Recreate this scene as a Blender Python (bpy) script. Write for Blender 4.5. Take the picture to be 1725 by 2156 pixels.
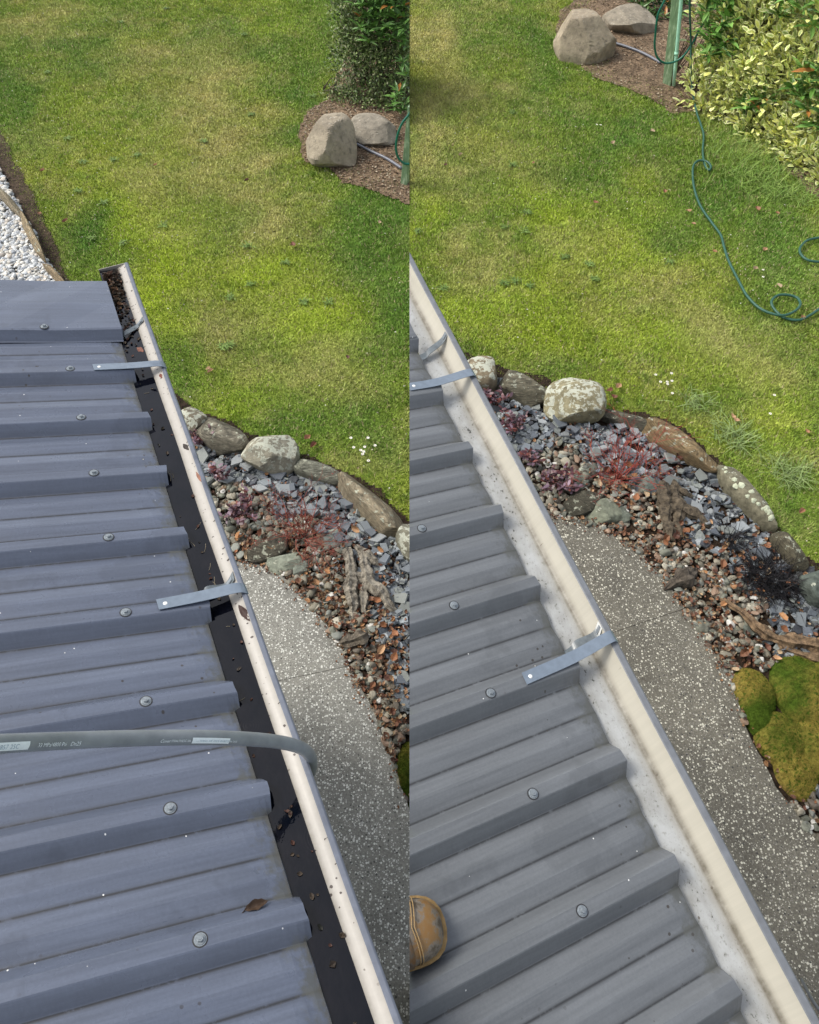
import bpy, bmesh, math, random
import numpy as np
from math import sin, cos, pi, radians, sqrt
rng = np.random.default_rng(7); random.seed(7)
for o in list(bpy.data.objects): bpy.data.objects.remove(o)
C = bpy.context.scene.collection
sc = bpy.context.scene
# ------------------------------------------------------------------ camera, world, sun, exposure
PITCH = 0.9169491084974005; H = 3.85; FOC = 1619.6; CX, CY = 862.5, 1078.0   # picture coordinates: 1725 x 2156
cam = bpy.data.cameras.new('camera'); cam.sensor_fit = 'VERTICAL'; cam.sensor_height = 24.0
cam.lens = 24.0*2028/2700; cam.clip_start = .05; cam.clip_end = 400
co = bpy.data.objects.new('camera', cam); C.objects.link(co); co.location = (0, 0, H); co.rotation_euler = (pi/2-PITCH, 0, 0)
sc.camera = co
w = bpy.data.worlds.new('World'); sc.world = w; w.use_nodes = True
nt = w.node_tree; nt.nodes.clear()
SUN_EL = radians(51); SUN_AZ = math.atan2(-.95, .30)
sky = nt.nodes.new('ShaderNodeTexSky'); sky.sky_type = 'NISHITA'; sky.sun_disc = False
sky.sun_elevation = SUN_EL; sky.sun_rotation = SUN_AZ; sky.dust_density = 3.0; sky.air_density = 1.0
hs = nt.nodes.new('ShaderNodeHueSaturation'); hs.inputs['Saturation'].default_value = .38
bg = nt.nodes.new('ShaderNodeBackground'); bg.inputs['Strength'].default_value = .15
wo = nt.nodes.new('ShaderNodeOutputWorld')
nt.links.new(sky.outputs[0], hs.inputs['Color']); nt.links.new(hs.outputs[0], bg.inputs[0]); nt.links.new(bg.outputs[0], wo.inputs[0])
sl = bpy.data.lights.new('sun', 'SUN'); sl.energy = 1.5; sl.angle = radians(20); sl.color = (1, .95, .86)
so = bpy.data.objects.new('sun', sl); C.objects.link(so)
from mathutils import Vector, Matrix
sd = Vector((sin(SUN_AZ)*cos(SUN_EL), cos(SUN_AZ)*cos(SUN_EL), sin(SUN_EL)))
so.rotation_euler = sd.to_track_quat('Z', 'Y').to_euler(); so.location = (0, 0, 20)
sc.view_settings.view_transform = 'Standard'; sc.view_settings.look = 'None'; sc.view_settings.exposure = 0.62; sc.view_settings.gamma = 1
sc.render.resolution_x = 819; sc.render.resolution_y = 1024
# ------------------------------------------------------------------ picture measurements -> places in the world
fwv = np.array([0, cos(PITCH), -sin(PITCH)]); dnv = np.array([0, -sin(PITCH), -cos(PITCH)]); CAM = np.array([0, 0, H])
def ray(u, v): return fwv + dnv*(v-CY)/FOC + np.array([1., 0, 0])*(u-CX)/FOC
def at(u, v, h=0.): d = ray(u, v); return CAM + d*((h-H)/d[2])
def atY(u, v, Y): d = ray(u, v); return CAM + d*(Y/d[1])
def atD(u, v, D): return CAM + ray(u, v)*D
def pix(P):
    P = np.atleast_2d(P)-CAM; z = P@fwv
    return np.stack([CX+FOC*P[:, 0]/z, CY+FOC*(P@dnv)/z], 1)
def onslope(u, v, vb, deg=55, back=0.):
    """point on a bank that rises away from the ground line vb at the given steepness"""
    m = math.tan(radians(deg)); Yb = at(u, vb)[1]; d = ray(u, v); t_ = (H+m*Yb)/(m*d[1]-d[2]); return CAM+d*t_+np.array([0, sin(radians(deg)), -cos(radians(deg))])*back
def vbR(u): return float(np.interp(u, [1440, 1480, 1560, 1640, 1725, 1800], [200, 232, 262, 315, 372, 420]))
def vbL(u): return float(np.interp(u, [700, 740, 860], [205, 228, 250]))
def poly(pts, h=0.): return np.array([at(u, v, h)[:2] for u, v in pts])
def inside(P, poly_):
    x, y = P[:, 0], P[:, 1]; r = np.zeros(len(P), bool); n = len(poly_)
    for i in range(n):
        x1, y1 = poly_[i]; x2, y2 = poly_[(i+1) % n]
        c = ((y1 > y) != (y2 > y)) & (x < (x2-x1)*(y-y1)/((y2-y1) if y2 != y1 else 1e-9)+x1); r ^= c
    return r
def distpoly(P, L, closed=False):
    d = np.full(len(P), 1e9); n = len(L)
    for i in range(n-(0 if closed else 1)):
        a = L[i]; b = L[(i+1) % n]; ab = b-a; t = np.clip(((P-a)@ab)/(ab@ab+1e-12), 0, 1)
        d = np.minimum(d, np.hypot(*(P-a-t[:, None]*ab).T))
    return d
def hashn(ix, iy, s): 
    h = np.sin(ix*127.1+iy*311.7+s*74.7)*43758.5453; return h-np.floor(h)
def vnoise(P, sc_, s=0):
    x = P[:, 0]*sc_; y = P[:, 1]*sc_; ix = np.floor(x); iy = np.floor(y); fx = x-ix; fy = y-iy; fx = fx*fx*(3-2*fx); fy = fy*fy*(3-2*fy)
    return (hashn(ix, iy, s)*(1-fx)+hashn(ix+1, iy, s)*fx)*(1-fy)+(hashn(ix, iy+1, s)*(1-fx)+hashn(ix+1, iy+1, s)*fx)*fy
def fbm(P, sc_, s=0, o=4): return sum(vnoise(P, sc_*2**k, s+k)*.5**k for k in range(o))/sum(.5**k for k in range(o))
def n3(V, f, s, k=6):
    r = np.random.default_rng(s); out = 0
    for i in range(k):
        d = r.normal(size=3); d /= np.linalg.norm(d); out = out+np.sin(V@d*f*r.uniform(.6, 1.8)+r.uniform(0, 6.3))
    return out/k
# ------------------------------------------------------------------ mesh helpers
LOC = {}
def mesh(name, V, F, col=None, mat=None, parent=None, loc=None, smooth=False, uv=None, mats=None, fm=None):
    """V world coordinates. loc: origin for a top-level thing. F: list of faces, or (N,k) array."""
    V = np.asarray(V, float)
    if loc is None: loc = LOC[parent.name] if parent is not None else np.zeros(3)
    loc = np.asarray(loc, float)
    me = bpy.data.meshes.new(name)
    if isinstance(F, np.ndarray): flat = F.ravel(); tot = np.full(len(F), F.shape[1])
    else: flat = np.concatenate([np.asarray(f) for f in F]); tot = np.array([len(f) for f in F])
    me.vertices.add(len(V)); me.vertices.foreach_set('co', (V-loc).astype(np.float32).ravel())
    me.loops.add(len(flat)); me.loops.foreach_set('vertex_index', flat.astype(np.int32))
    me.polygons.add(len(tot)); st = np.concatenate([[0], np.cumsum(tot)[:-1]])
    me.polygons.foreach_set('loop_start', st.astype(np.int32)); me.polygons.foreach_set('loop_total', tot.astype(np.int32))
    me.polygons.foreach_set('use_smooth', np.full(len(tot), smooth, bool))
    if col is not None:
        a = me.color_attributes.new('Col', 'FLOAT_COLOR', 'POINT'); c = np.ones((len(V), 4), np.float32); c[:, :3] = col
        a.data.foreach_set('color', c.ravel())
    if uv is not None:
        u = me.uv_layers.new(name='UVMap'); u.data.foreach_set('uv', np.asarray(uv, np.float32)[flat].ravel())
    for m in (mats or ([mat] if mat else [])): me.materials.append(m)
    if fm is not None: me.polygons.foreach_set('material_index', np.asarray(fm, np.int32))
    me.update(calc_edges=True); me.validate()
    o = bpy.data.objects.new(name, me); C.objects.link(o)
    if parent is not None:
        o.parent = parent; o.location = loc-LOC[parent.name]
    else: o.location = loc
    LOC[o.name] = loc.copy()
    return o
def tag(o, label=None, cat=None, group=None, kind=None):
    if label: o['label'] = label
    if cat: o['category'] = cat
    if group: o['group'] = group
    if kind: o['kind'] = kind
    return o
def empty(name, loc):
    o = bpy.data.objects.new(name, None); C.objects.link(o); o.location = loc; o.empty_display_size = .1; LOC[o.name] = np.array(loc, float); return o
class MB:
    def __init__(s): s.V = []; s.F = []; s.c = []; s.n = 0
    def add(s, V, F, col=(1, 1, 1)):
        V = np.asarray(V, float); s.V.append(V); s.F += [[i+s.n for i in f] for f in F]; s.n += len(V)
        c = np.empty((len(V), 3)); c[:] = col; s.c.append(c)
    def tube(s, P, R, n=8, col=(1, 1, 1), cap=True):
        P = np.asarray(P, float); m = len(P); R = np.broadcast_to(R, (m,)); T = np.gradient(P, axis=0); T /= np.linalg.norm(T, axis=1)[:, None]+1e-9
        u = np.cross(T[0], [0, 0, 1]); 
        if np.linalg.norm(u) < .1: u = np.cross(T[0], [1, 0, 0])
        V = []
        for i in range(m):
            u = u-T[i]*(u@T[i]); u /= np.linalg.norm(u)+1e-9; v = np.cross(T[i], u)
            for k in range(n): V.append(P[i]+R[i]*(cos(2*pi*k/n)*u+sin(2*pi*k/n)*v))
        F = [[i*n+k, i*n+(k+1) % n, (i+1)*n+(k+1) % n, (i+1)*n+k] for i in range(m-1) for k in range(n)]
        if cap: F += [list(range(n))[::-1], list(range((m-1)*n, m*n))]
        if not isinstance(col, tuple): col = np.repeat(np.asarray(col), n, axis=0)
        s.add(V, F, col)
    def build(s, name, mat, parent=None, loc=None, smooth=False):
        return mesh(name, np.concatenate(s.V), s.F, np.concatenate(s.c), mat, parent, loc, smooth)
def spline(P, n=8, closed=False):
    P = np.asarray(P, float); out = []
    Q = np.vstack([2*P[0]-P[1], P, 2*P[-1]-P[-2]])
    for i in range(1, len(Q)-2):
        for t in np.linspace(0, 1, n, endpoint=False):
            a, b, c, d = Q[i-1], Q[i], Q[i+1], Q[i+2]
            out.append(.5*(2*b+(c-a)*t+(2*a-5*b+4*c-d)*t*t+(3*b-a-3*c+d)*t**3))
    out.append(P[-1]); return np.array(out)
ICO = {}
def ico(n):
    if n not in ICO:
        b = bmesh.new(); bmesh.ops.create_icosphere(b, subdivisions=n, radius=1)
        ICO[n] = (np.array([v.co[:] for v in b.verts]), np.array([[v.index for v in f.verts] for f in b.faces])); b.free()
    return ICO[n]
def rockV(seed, n=3, cuts=10, rough=.05, flat=.75, box=1.):
    V, F = ico(n); V = V.copy(); r = np.random.default_rng(seed)
    if box < 1: V = np.sign(V)*np.abs(V)**box; V /= np.abs(V).max()
    for i in range(cuts):
        d = r.normal(size=3); d /= np.linalg.norm(d); k = r.uniform(flat-.12, flat+.1); q = V@d-k; m = q > 0; V[m] -= q[m, None]*d*.93
    V *= (1+rough*n3(V, 3, seed+1)+rough*.45*n3(V, 9, seed+2)+rough*.2*n3(V, 22, seed+3))[:, None]
    return V/np.abs(V).max(0), F
def rotz(a): return np.array([[cos(a), -sin(a), 0], [sin(a), cos(a), 0], [0, 0, 1]])
def randrot(N, tilt, r):
    """random spin about z, then a tilt of up to `tilt` about a random horizontal axis"""
    a = r.uniform(0, 2*pi, N); t = np.abs(r.normal(0, tilt, N)); p = r.uniform(0, 2*pi, N)
    c, s = np.cos(a), np.sin(a); Z = np.zeros(N); O = np.ones(N)
    A = np.stack([np.stack([c, -s, Z], 1), np.stack([s, c, Z], 1), np.stack([Z, Z, O], 1)], 1)
    kx, ky = np.cos(p), np.sin(p); ct, st = np.cos(t), np.sin(t); v = 1-ct
    B = np.stack([np.stack([ct+kx*kx*v, kx*ky*v, ky*st], 1), np.stack([kx*ky*v, ct+ky*ky*v, -kx*st], 1), np.stack([-ky*st, kx*st, ct], 1)], 1)
    return B@A
def inst(tv, tf, M, T, col, tc=None, col2=None):
    """many copies of a template in one mesh; col per copy, tc = weight of col2 per template vertex"""
    N = len(T); K = len(tv); V = np.einsum('nij,kj->nki', M, tv)+T[:, None, :]
    c = np.repeat(col[:, None, :], K, 1)
    if tc is not None: c = c*(1-tc[None, :, None])+col2[:, None, :]*tc[None, :, None]
    if isinstance(tf, np.ndarray): F = (tf[None]+(np.arange(N)*K)[:, None, None]).reshape(-1, tf.shape[1])
    else: F = [[i+K*j for i in f] for j in range(N) for f in tf]
    return V.reshape(-1, 3), F, c.reshape(-1, 3)
def join(parts):
    V = []; F = []; c = []; n = 0; arr = all(isinstance(p[1], np.ndarray) for p in parts) and len({p[1].shape[1] for p in parts}) == 1
    for v, f, k in parts:
        if isinstance(f, np.ndarray): F.append(f+n) if arr else F.extend((f+n).tolist())
        else: F.extend([[i+n for i in q] for q in f])
        V.append(v); c.append(k); n += len(v)
    return np.concatenate(V), (np.concatenate(F) if arr else F), np.concatenate(c)
# ------------------------------------------------------------------ materials
def newmat(name):
    m = bpy.data.materials.new(name); m.use_nodes = True; t = m.node_tree; t.nodes.clear()
    b = t.nodes.new('ShaderNodeBsdfPrincipled'); o = t.nodes.new('ShaderNodeOutputMaterial'); t.links.new(b.outputs[0], o.inputs[0]); return m, t, b
def N(t, ty, **k):
    n = t.nodes.new(ty)
    for a, v in k.items():
        if a in n.inputs.keys(): n.inputs[a].default_value = v
        else: setattr(n, a, v)
    return n
def noise(t, s, det=3, rough=.6, vec=None):
    n = N(t, 'ShaderNodeTexNoise', Scale=s, Detail=det, Roughness=rough)
    if vec is None: vec = t.nodes.new('ShaderNodeTexCoord').outputs['Object']
    t.links.new(vec, n.inputs['Vector']); return n.outputs['Fac']
def ramp(t, fac, pts):
    r = t.nodes.new('ShaderNodeValToRGB'); e = r.color_ramp.elements
    while len(e) < len(pts): e.new(.5)
    for i, (p, c) in enumerate(pts): e[i].position = p; e[i].color = (*(c if hasattr(c, '__len__') else (c, c, c)), 1)
    t.links.new(fac, r.inputs[0]); return r.outputs[0]
def math_(t, op, a, b=None, clamp=False):
    n = t.nodes.new('ShaderNodeMath'); n.operation = op; n.use_clamp = clamp
    for i, x in enumerate((a, b)):
        if x is None: continue
        if isinstance(x, (int, float)): n.inputs[i].default_value = x
        else: t.links.new(x, n.inputs[i])
    return n.outputs[0]
def mix(t, f, a, b, ty='MIX'):
    n = t.nodes.new('ShaderNodeMix'); n.data_type = 'RGBA'; n.blend_type = ty; n.clamp_factor = True
    for s, x in ((n.inputs[0], f), (n.inputs[6], a), (n.inputs[7], b)):
        if isinstance(x, (int, float)): s.default_value = x
        elif isinstance(x, tuple): s.default_value = (*x, 1)
        else: t.links.new(x, s)
    return n.outputs[2]
def bump(t, b, h, st, dist=.01):
    n = N(t, 'ShaderNodeBump', Strength=st, Distance=dist); t.links.new(h, n.inputs['Height']); t.links.new(n.outputs[0], b.inputs['Normal'])
def attr(t): a = t.nodes.new('ShaderNodeVertexColor'); a.layer_name = 'Col'; return a.outputs[0]
def vmat(name, rough=.7, ns=60, amt=.5, bs=80, bst=.4, bd=.003, spec=.3, lichen=None, tl=0):
    m, t, b = newmat(name); b.inputs['Roughness'].default_value = rough; b.inputs['Specular IOR Level'].default_value = spec
    f = ramp(t, noise(t, ns, 4), [(.3, 1-amt), (.7, 1+amt*.5)]) ; c = mix(t, 1., attr(t), f, 'MULTIPLY')
    if lichen:
        sc_, th, lc = lichen
        g = N(t, 'ShaderNodeNewGeometry'); sp = N(t, 'ShaderNodeSeparateXYZ'); t.links.new(g.outputs['Normal'], sp.inputs[0])
        q = math_(t, 'ADD', noise(t, sc_, 5, .65), math_(t, 'MULTIPLY', sp.outputs['Z'], .12))
        c = mix(t, ramp(t, q, [(th, 0), (th+.03, 1)]), c, lc)
        c = mix(t, ramp(t, noise(t, sc_*.5, 3), [(.56, 0), (.72, .55)]), c, (.05, .048, .035))
    t.links.new(c, b.inputs['Base Color'])
    if tl: b.inputs['Subsurface Weight'].default_value = 0
    bump(t, b, noise(t, bs, 5, .7), bst, bd); return m
M_grass = vmat('grass_blade', .55, 9, .18, 50, 0, spec=.25)
M_lawn = vmat('lawn_soil', .95, 45, .45, 90, .8, .01, spec=.1)
M_stone = vmat('garden_stone', .62, 70, .35, 120, .5, .002, spec=.4)
M_leaf = vmat('dry_leaf', .6, 60, .3, 80, .3, .001, spec=.35)
M_foliage = vmat('shrub_leaf', .42, 30, .2, 60, .15, .001, spec=.45)
M_twig = vmat('twig_bark', .8, 80, .3, 120, .4, .001)
M_soil = vmat('garden_soil', .95, 38, .75, 60, 1., .02, spec=.15)
M_petal = vmat('daisy_petal', .6, 60, .05, 60, 0)
M_rock_lichen = vmat('lichen_rock', .85, 22, .45, 45, .9, .008, lichen=(26, .595, (.46, .47, .38)))
M_rock_plain = vmat('schist_rock', .8, 26, .5, 40, 1., .008, lichen=(18, .70, (.42, .43, .34)))
M_boulder = vmat('sandstone_boulder', .9, 14, .32, 40, .8, .012, lichen=(38, .72, (.5, .46, .38)))
def layered(name, seedscale=1.):
    m = vmat(name, .8, 30, .4, 40, .5, .005, lichen=(26, .68, (.42, .43, .33))); t = m.node_tree
    b = next(n for n in t.nodes if n.type == 'BSDF_PRINCIPLED'); tc = t.nodes.new('ShaderNodeTexCoord'); mp = N(t, 'ShaderNodeMapping'); mp.inputs['Scale'].default_value = (3, 3, 30)
    t.links.new(tc.outputs['Generated'], mp.inputs[0]); f = noise(t, 2.2, 5, .7, mp.outputs[0]); bump(t, b, f, .9, .02)
    src = b.inputs['Base Color'].links[0].from_socket
    t.links.new(mix(t, 1., src, ramp(t, f, [(.35, .35), (.6, 1.3)]), 'MULTIPLY'), b.inputs['Base Color']); return m
M_layer = layered('layered_schist')
def wood(name, c1, c2):
    m, t, b = newmat(name); b.inputs['Roughness'].default_value = .85
    w_ = attr(t); f = noise(t, 30, 6, .75)
    g = ramp(t, f, [(.35, c1), (.62, c2)]); t.links.new(mix(t, 1., g, w_, 'MULTIPLY'), b.inputs['Base Color']); bump(t, b, noise(t, 55, 5, .75), 1., .008); return m
M_wood = wood('weathered_driftwood', (.035, .028, .02), (.25, .225, .18))
def roofmat(name, base, dark, rough, specks, blotch):
    m, t, b = newmat(name); tc = t.nodes.new('ShaderNodeTexCoord'); uv = tc.outputs['UV']
    b.inputs['Roughness'].default_value = rough; b.inputs['Specular IOR Level'].default_value = .55
    a = attr(t); sp = t.nodes.new('ShaderNodeSeparateColor'); t.links.new(a, sp.inputs[0])
    n1 = noise(t, 5, 5, .6, uv); n2 = noise(t, 160, 3, .7, uv); n3_ = noise(t, 38, 4, .7, uv)
    c = mix(t, ramp(t, n1, [(.3, 0), (.75, 1)]), base, tuple(x*.82 for x in base))
    c = mix(t, ramp(t, n2, [(.35, 0), (.8, .3)]), c, tuple(x*1.5 for x in base))
    cr = math_(t, 'MULTIPLY', sp.outputs[0], ramp(t, math_(t, 'ADD', math_(t, 'MULTIPLY', n3_, .75), math_(t, 'MULTIPLY', n2, .35)), [(.38, 0.35), (.52, 1)]))
    mp = N(t, 'ShaderNodeMapping'); mp.inputs['Scale'].default_value = (55, 2.2, 1); t.links.new(uv, mp.inputs[0]); st = noise(t, 1, 5, .7, mp.outputs[0]); c = mix(t, 1., c, ramp(t, st, [(.3, .80), (.5, 1), (.72, 1.22)]), 'MULTIPLY')
    wt = noise(t, 3.1, 5, .65, uv); c = mix(t, ramp(t, wt, [(.57, 0), (.60, .28)]), c, tuple(x*.55 for x in base))
    c = mix(t, math_(t, 'MULTIPLY', cr, 1.15, True), c, dark)
    ev = math_(t, 'ADD', math_(t, 'MULTIPLY', n3_, .9), sp.outputs[1]); ev = ramp(t, ev, [(.82, 0), (1.02, .8)])
    c = mix(t, ev, c, (.085, .088, .08)); 
    ms = noise(t, 26, 4, .7, uv); c = mix(t, math_(t, 'MULTIPLY', ramp(t, ms, [(.66, 0), (.70, 1)]), ramp(t, sp.outputs[1], [(.4, 0), (.6, 1)])), c, (.09, .10, .03))
    v = N(t, 'ShaderNodeTexVoronoi', Scale=specks); t.links.new(uv, v.inputs['Vector'])
    sc2 = t.nodes.new('ShaderNodeSeparateColor'); t.links.new(v.outputs['Color'], sc2.inputs[0])
    k = math_(t, 'MULTIPLY', math_(t, 'LESS_THAN', v.outputs['Distance'], .16), math_(t, 'GREATER_THAN', sc2.outputs[0], .8))
    k = math_(t, 'MULTIPLY', k, ramp(t, noise(t, 2.2, 2, .5, uv), [(.5, 0), (.62, 1)]))
    c = mix(t, math_(t, 'MULTIPLY', k, .85), c, (.04, .032, .025))
    k2 = math_(t, 'MULTIPLY', math_(t, 'LESS_THAN', v.outputs['Distance'], .08), math_(t, 'GREATER_THAN', sc2.outputs[1], .93)); c = mix(t, k2, c, (.7, .7, .68))
    t.links.new(c, b.inputs['Base Color'])
    r = math_(t, 'ADD', ramp(t, n1, [(.35, rough-.08), (.7, rough+.1)]), math_(t, 'MULTIPLY', cr, .3)); t.links.new(r, b.inputs['Roughness'])
    bump(t, b, n2, .12, .001); return m
M_roofL = roofmat('dewy_blue_grey_steel', (.104, .122, .166), (.02, .022, .028), .30, 55, 1)
M_roofR = roofmat('dry_grey_steel', (.136, .146, .156), (.03, .032, .035), .38, 50, .3)
def guttermat(name, cream, left):
    m, t, b = newmat(name); tc = t.nodes.new('ShaderNodeTexCoord'); uv = tc.outputs['UV']; b.inputs['Roughness'].default_value = .45
    a = attr(t); sp = t.nodes.new('ShaderNodeSeparateColor'); t.links.new(a, sp.inputs[0])
    n1 = noise(t, 9, 5, .7, uv); n2 = noise(t, 70, 4, .7, uv); n3_ = noise(t, 28, 4, .75, uv)
    c = mix(t, ramp(t, n2, [(.4, 0), (.75, .5)]), cream, tuple(x*.8 for x in cream))
    if not left:   # floor: chalky grey with stains
        fl = mix(t, ramp(t, n1, [(.38, 0), (.62, 1)]), (.40, .41, .405), (.28, .28, .265))
        fl = mix(t, ramp(t, n2, [(.56, 0), (.64, .55)]), fl, (.19, .19, .16)); fl = mix(t, ramp(t, noise(t, 120, 3, .8, uv), [(.60, 0), (.66, .5)]), fl, (.12, .12, .10))
        v = math_(t, 'ADD', n2, math_(t, 'MULTIPLY', n1, .5)); fl = mix(t, ramp(t, v, [(.89, 0), (.93, .9)]), fl, (.03, .028, .025))
        c = mix(t, sp.outputs[1], c, fl)
    g = math_(t, 'MULTIPLY', sp.outputs[0], ramp(t, n3_, [(.3, .45), (.65, 1)]))
    c = mix(t, g, c, (.085, .07, .042))
    if left:
        v = N(t, 'ShaderNodeTexVoronoi', Scale=85.); t.links.new(uv, v.inputs['Vector']); sc2 = t.nodes.new('ShaderNodeSeparateColor'); t.links.new(v.outputs['Color'], sc2.inputs[0])
        k = math_(t, 'MULTIPLY', math_(t, 'LESS_THAN', math_(t, 'ADD', v.outputs['Distance'], math_(t, 'MULTIPLY', n3_, .9)), .62), math_(t, 'GREATER_THAN', sc2.outputs[0], .35))
        c = mix(t, math_(t, 'MULTIPLY', k, ramp(t, noise(t, 3, 2, .5, uv), [(.40, 0), (.5, 1)])), c, (.035, .022, .016))
    else:
        v = N(t, 'ShaderNodeTexVoronoi', Scale=60.); t.links.new(uv, v.inputs['Vector']); sc2 = t.nodes.new('ShaderNodeSeparateColor'); t.links.new(v.outputs['Color'], sc2.inputs[0])
        k = math_(t, 'MULTIPLY', math_(t, 'LESS_THAN', v.outputs['Distance'], .18), math_(t, 'GREATER_THAN', sc2.outputs[0], .95)); c = mix(t, math_(t, 'MULTIPLY', k, .7), c, (.06, .04, .02))
    t.links.new(c, b.inputs['Base Color']); bump(t, b, n2, .1, .001); return m
M_gutL = guttermat('dirty_cream_gutter', (.39, .365, .325), True)
M_gutR = guttermat('cleaned_cream_gutter', (.43, .405, .335), False)
def simple(name, col, rough=.5, spec=.5, ns=40, amt=.15, bst=.1, metal=0, bd=.001):
    m, t, b = newmat(name); b.inputs['Roughness'].default_value = rough; b.inputs['Specular IOR Level'].default_value = spec; b.inputs['Metallic'].default_value = metal
    t.links.new(mix(t, ramp(t, noise(t, ns, 4), [(.3, 0), (.7, 1)]), tuple(x*(1-amt) for x in col), tuple(min(1, x*(1+amt)) for x in col)), b.inputs['Base Color'])
    bump(t, b, noise(t, ns*2, 4), bst, bd); return m
M_lipL = simple('gutter_lip_blue_grey', (.125, .14, .175), .35); M_lipR = simple('gutter_lip_grey', (.15, .16, .175), .4)
M_strap = simple('blue_grey_strap', (.17, .21, .26), .3, .6, 60, .12); M_inner = simple('inner_bracket_metal', (.10, .12, .13), .3, .6, 80, .3, .2)
M_zinc = simple('zinc_screw', (.26, .29, .31), .4, .6, 200, .25, metal=.4); M_rivet = simple('pale_rivet', (.75, .75, .72), .4)
M_rubber = simple('black_rubber', (.03, .03, .032), .6)
M_hoseG = simple('green_hose', (.008, .13, .085), .35, .5, 60, .15); M_hoseD = simple('dark_green_hose', (.03, .10, .07), .45, .4, 60, .15)
M_hosegrey = simple('grey_pressure_hose', (.24, .262, .285), .42, .45, 25, .16, .15)
M_print = simple('hose_print', (.85, .92, .95), .6, .3, 200, .05); M_printd = simple('hose_print_grey', (.42, .52, .58), .6, .3, 200, .05)  # second print colour: blue-grey lettering on the white bands
M_mint = simple('mint_pipe', (.45, .80, .60), .45, .4, 20, .1); M_greypipe = simple('grey_poly_pipe', (.16, .17, .2), .35)
def paintwood(name, c1, c2):
    m, t, b = newmat(name); b.inputs['Roughness'].default_value = .7; tc = t.nodes.new('ShaderNodeTexCoord'); mp = N(t, 'ShaderNodeMapping'); mp.inputs['Scale'].default_value = (14, 14, 2.2)
    t.links.new(tc.outputs['Object'], mp.inputs[0]); f = noise(t, 3, 6, .7, mp.outputs[0])
    t.links.new(ramp(t, f, [(.3, tuple(x*.6 for x in c1)), (.52, c1), (.66, c2)]), b.inputs['Base Color']); bump(t, b, f, .4, .003); return m
M_post = paintwood('worn_green_paint', (.17, .27, .14), (.42, .52, .34))
M_wall = simple('pale_house_wall', (.5, .48, .43), .8)
def water():
    m, t, b = newmat('dark_gutter_water'); b.inputs['Roughness'].default_value = .04; b.inputs['IOR'].default_value = 1.36
    uv = t.nodes.new('ShaderNodeTexCoord').outputs['UV']; n1 = noise(t, 14, 4, .6, uv)
    t.links.new(ramp(t, n1, [(.35, (.001, .002, .005)), (.7, (.005, .005, .008))]), b.inputs['Base Color']); 
    v = N(t, 'ShaderNodeTexVoronoi', Scale=7.); t.links.new(uv, v.inputs['Vector'])
    rr = math_(t, 'SINE', math_(t, 'MULTIPLY', v.outputs['Distance'], 190.)); fall = ramp(t, v.outputs['Distance'], [(.05, .35), (.32, 0)])
    bump(t, b, math_(t, 'ADD', math_(t, 'MULTIPLY', rr, fall), math_(t, 'MULTIPLY', noise(t, 22, 4, .6, uv), 2.5)), .12, .002); return m
M_water = water()
def concrete(name, base, chip, thr, dark):
    m, t, b = newmat(name); b.inputs['Roughness'].default_value = .75; ob = t.nodes.new('ShaderNodeTexCoord').outputs['Object']
    n1 = noise(t, 3.5, 5, .6, ob); n2 = noise(t, 110, 4, .7, ob)
    c = mix(t, ramp(t, n1, [(.3, 0), (.7, 1)]), tuple(x*.72 for x in base), tuple(x*1.2 for x in base)); c = mix(t, 1., c, ramp(t, n2, [(.3, .55), (.7, 1.35)]), 'MULTIPLY')
    hsum = None
    for s, th, rad, cc in ((84, thr, .42, chip), (125, thr+.03, .40, tuple(x*.8 for x in chip)), (75, .86, .34, dark), (150, .7, .4, (.22, .21, .18))):
        v = N(t, 'ShaderNodeTexVoronoi', Scale=float(s)); mp = N(t, 'ShaderNodeMapping'); mp.inputs['Location'].default_value = (s*.37, s*.11, 0); mp.inputs['Scale'].default_value = (1, 1, .02); t.links.new(ob, mp.inputs[0]); t.links.new(mp.outputs[0], v.inputs['Vector'])
        s2 = t.nodes.new('ShaderNodeSeparateColor'); t.links.new(v.outputs['Color'], s2.inputs[0])
        k = math_(t, 'MULTIPLY', math_(t, 'LESS_THAN', v.outputs['Distance'], math_(t, 'ADD', math_(t, 'MULTIPLY', s2.outputs[1], .2), rad-.12)), math_(t, 'GREATER_THAN', s2.outputs[0], th))
        c = mix(t, k, c, cc); hsum = k if hsum is None else math_(t, 'ADD', hsum, k)
    c = mix(t, math_(t, 'MULTIPLY', ramp(t, noise(t, 9, 4, .7, ob), [(.62, 0), (.75, .7)]), 1.), c, (.06, .05, .035))
    t.links.new(c, b.inputs['Base Color']); bump(t, b, math_(t, 'ADD', hsum, n2), .25, .002); return m
M_pathL = concrete('pale_exposed_aggregate', (.225, .22, .19), (.64, .64, .58), .66, (.07, .07, .06))
M_pathR = concrete('damp_exposed_aggregate', (.125, .115, .088), (.56, .54, .44), .77, (.035, .035, .032))
M_moss = vmat('moss', .9, 40, .4, 120, .6, .004, spec=.1)
def leather():
    m, t, b = newmat('scuffed_tan_leather'); b.inputs['Roughness'].default_value = .5
    f = noise(t, 30, 5, .65); g = noise(t, 60, 5, .7)
    c = ramp(t, f, [(.34, (.24, .12, .032)), (.45, (.235, .135, .05)), (.52, (.20, .17, .135)), (.62, (.09, .065, .04))])
    c = mix(t, ramp(t, g, [(.62, 0), (.72, .7)]), c, (.05, .04, .03)); c = mix(t, 1., c, attr(t), 'MULTIPLY')
    t.links.new(c, b.inputs['Base Color']); bump(t, b, g, .25, .002); return m
M_leather = leather()
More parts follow.
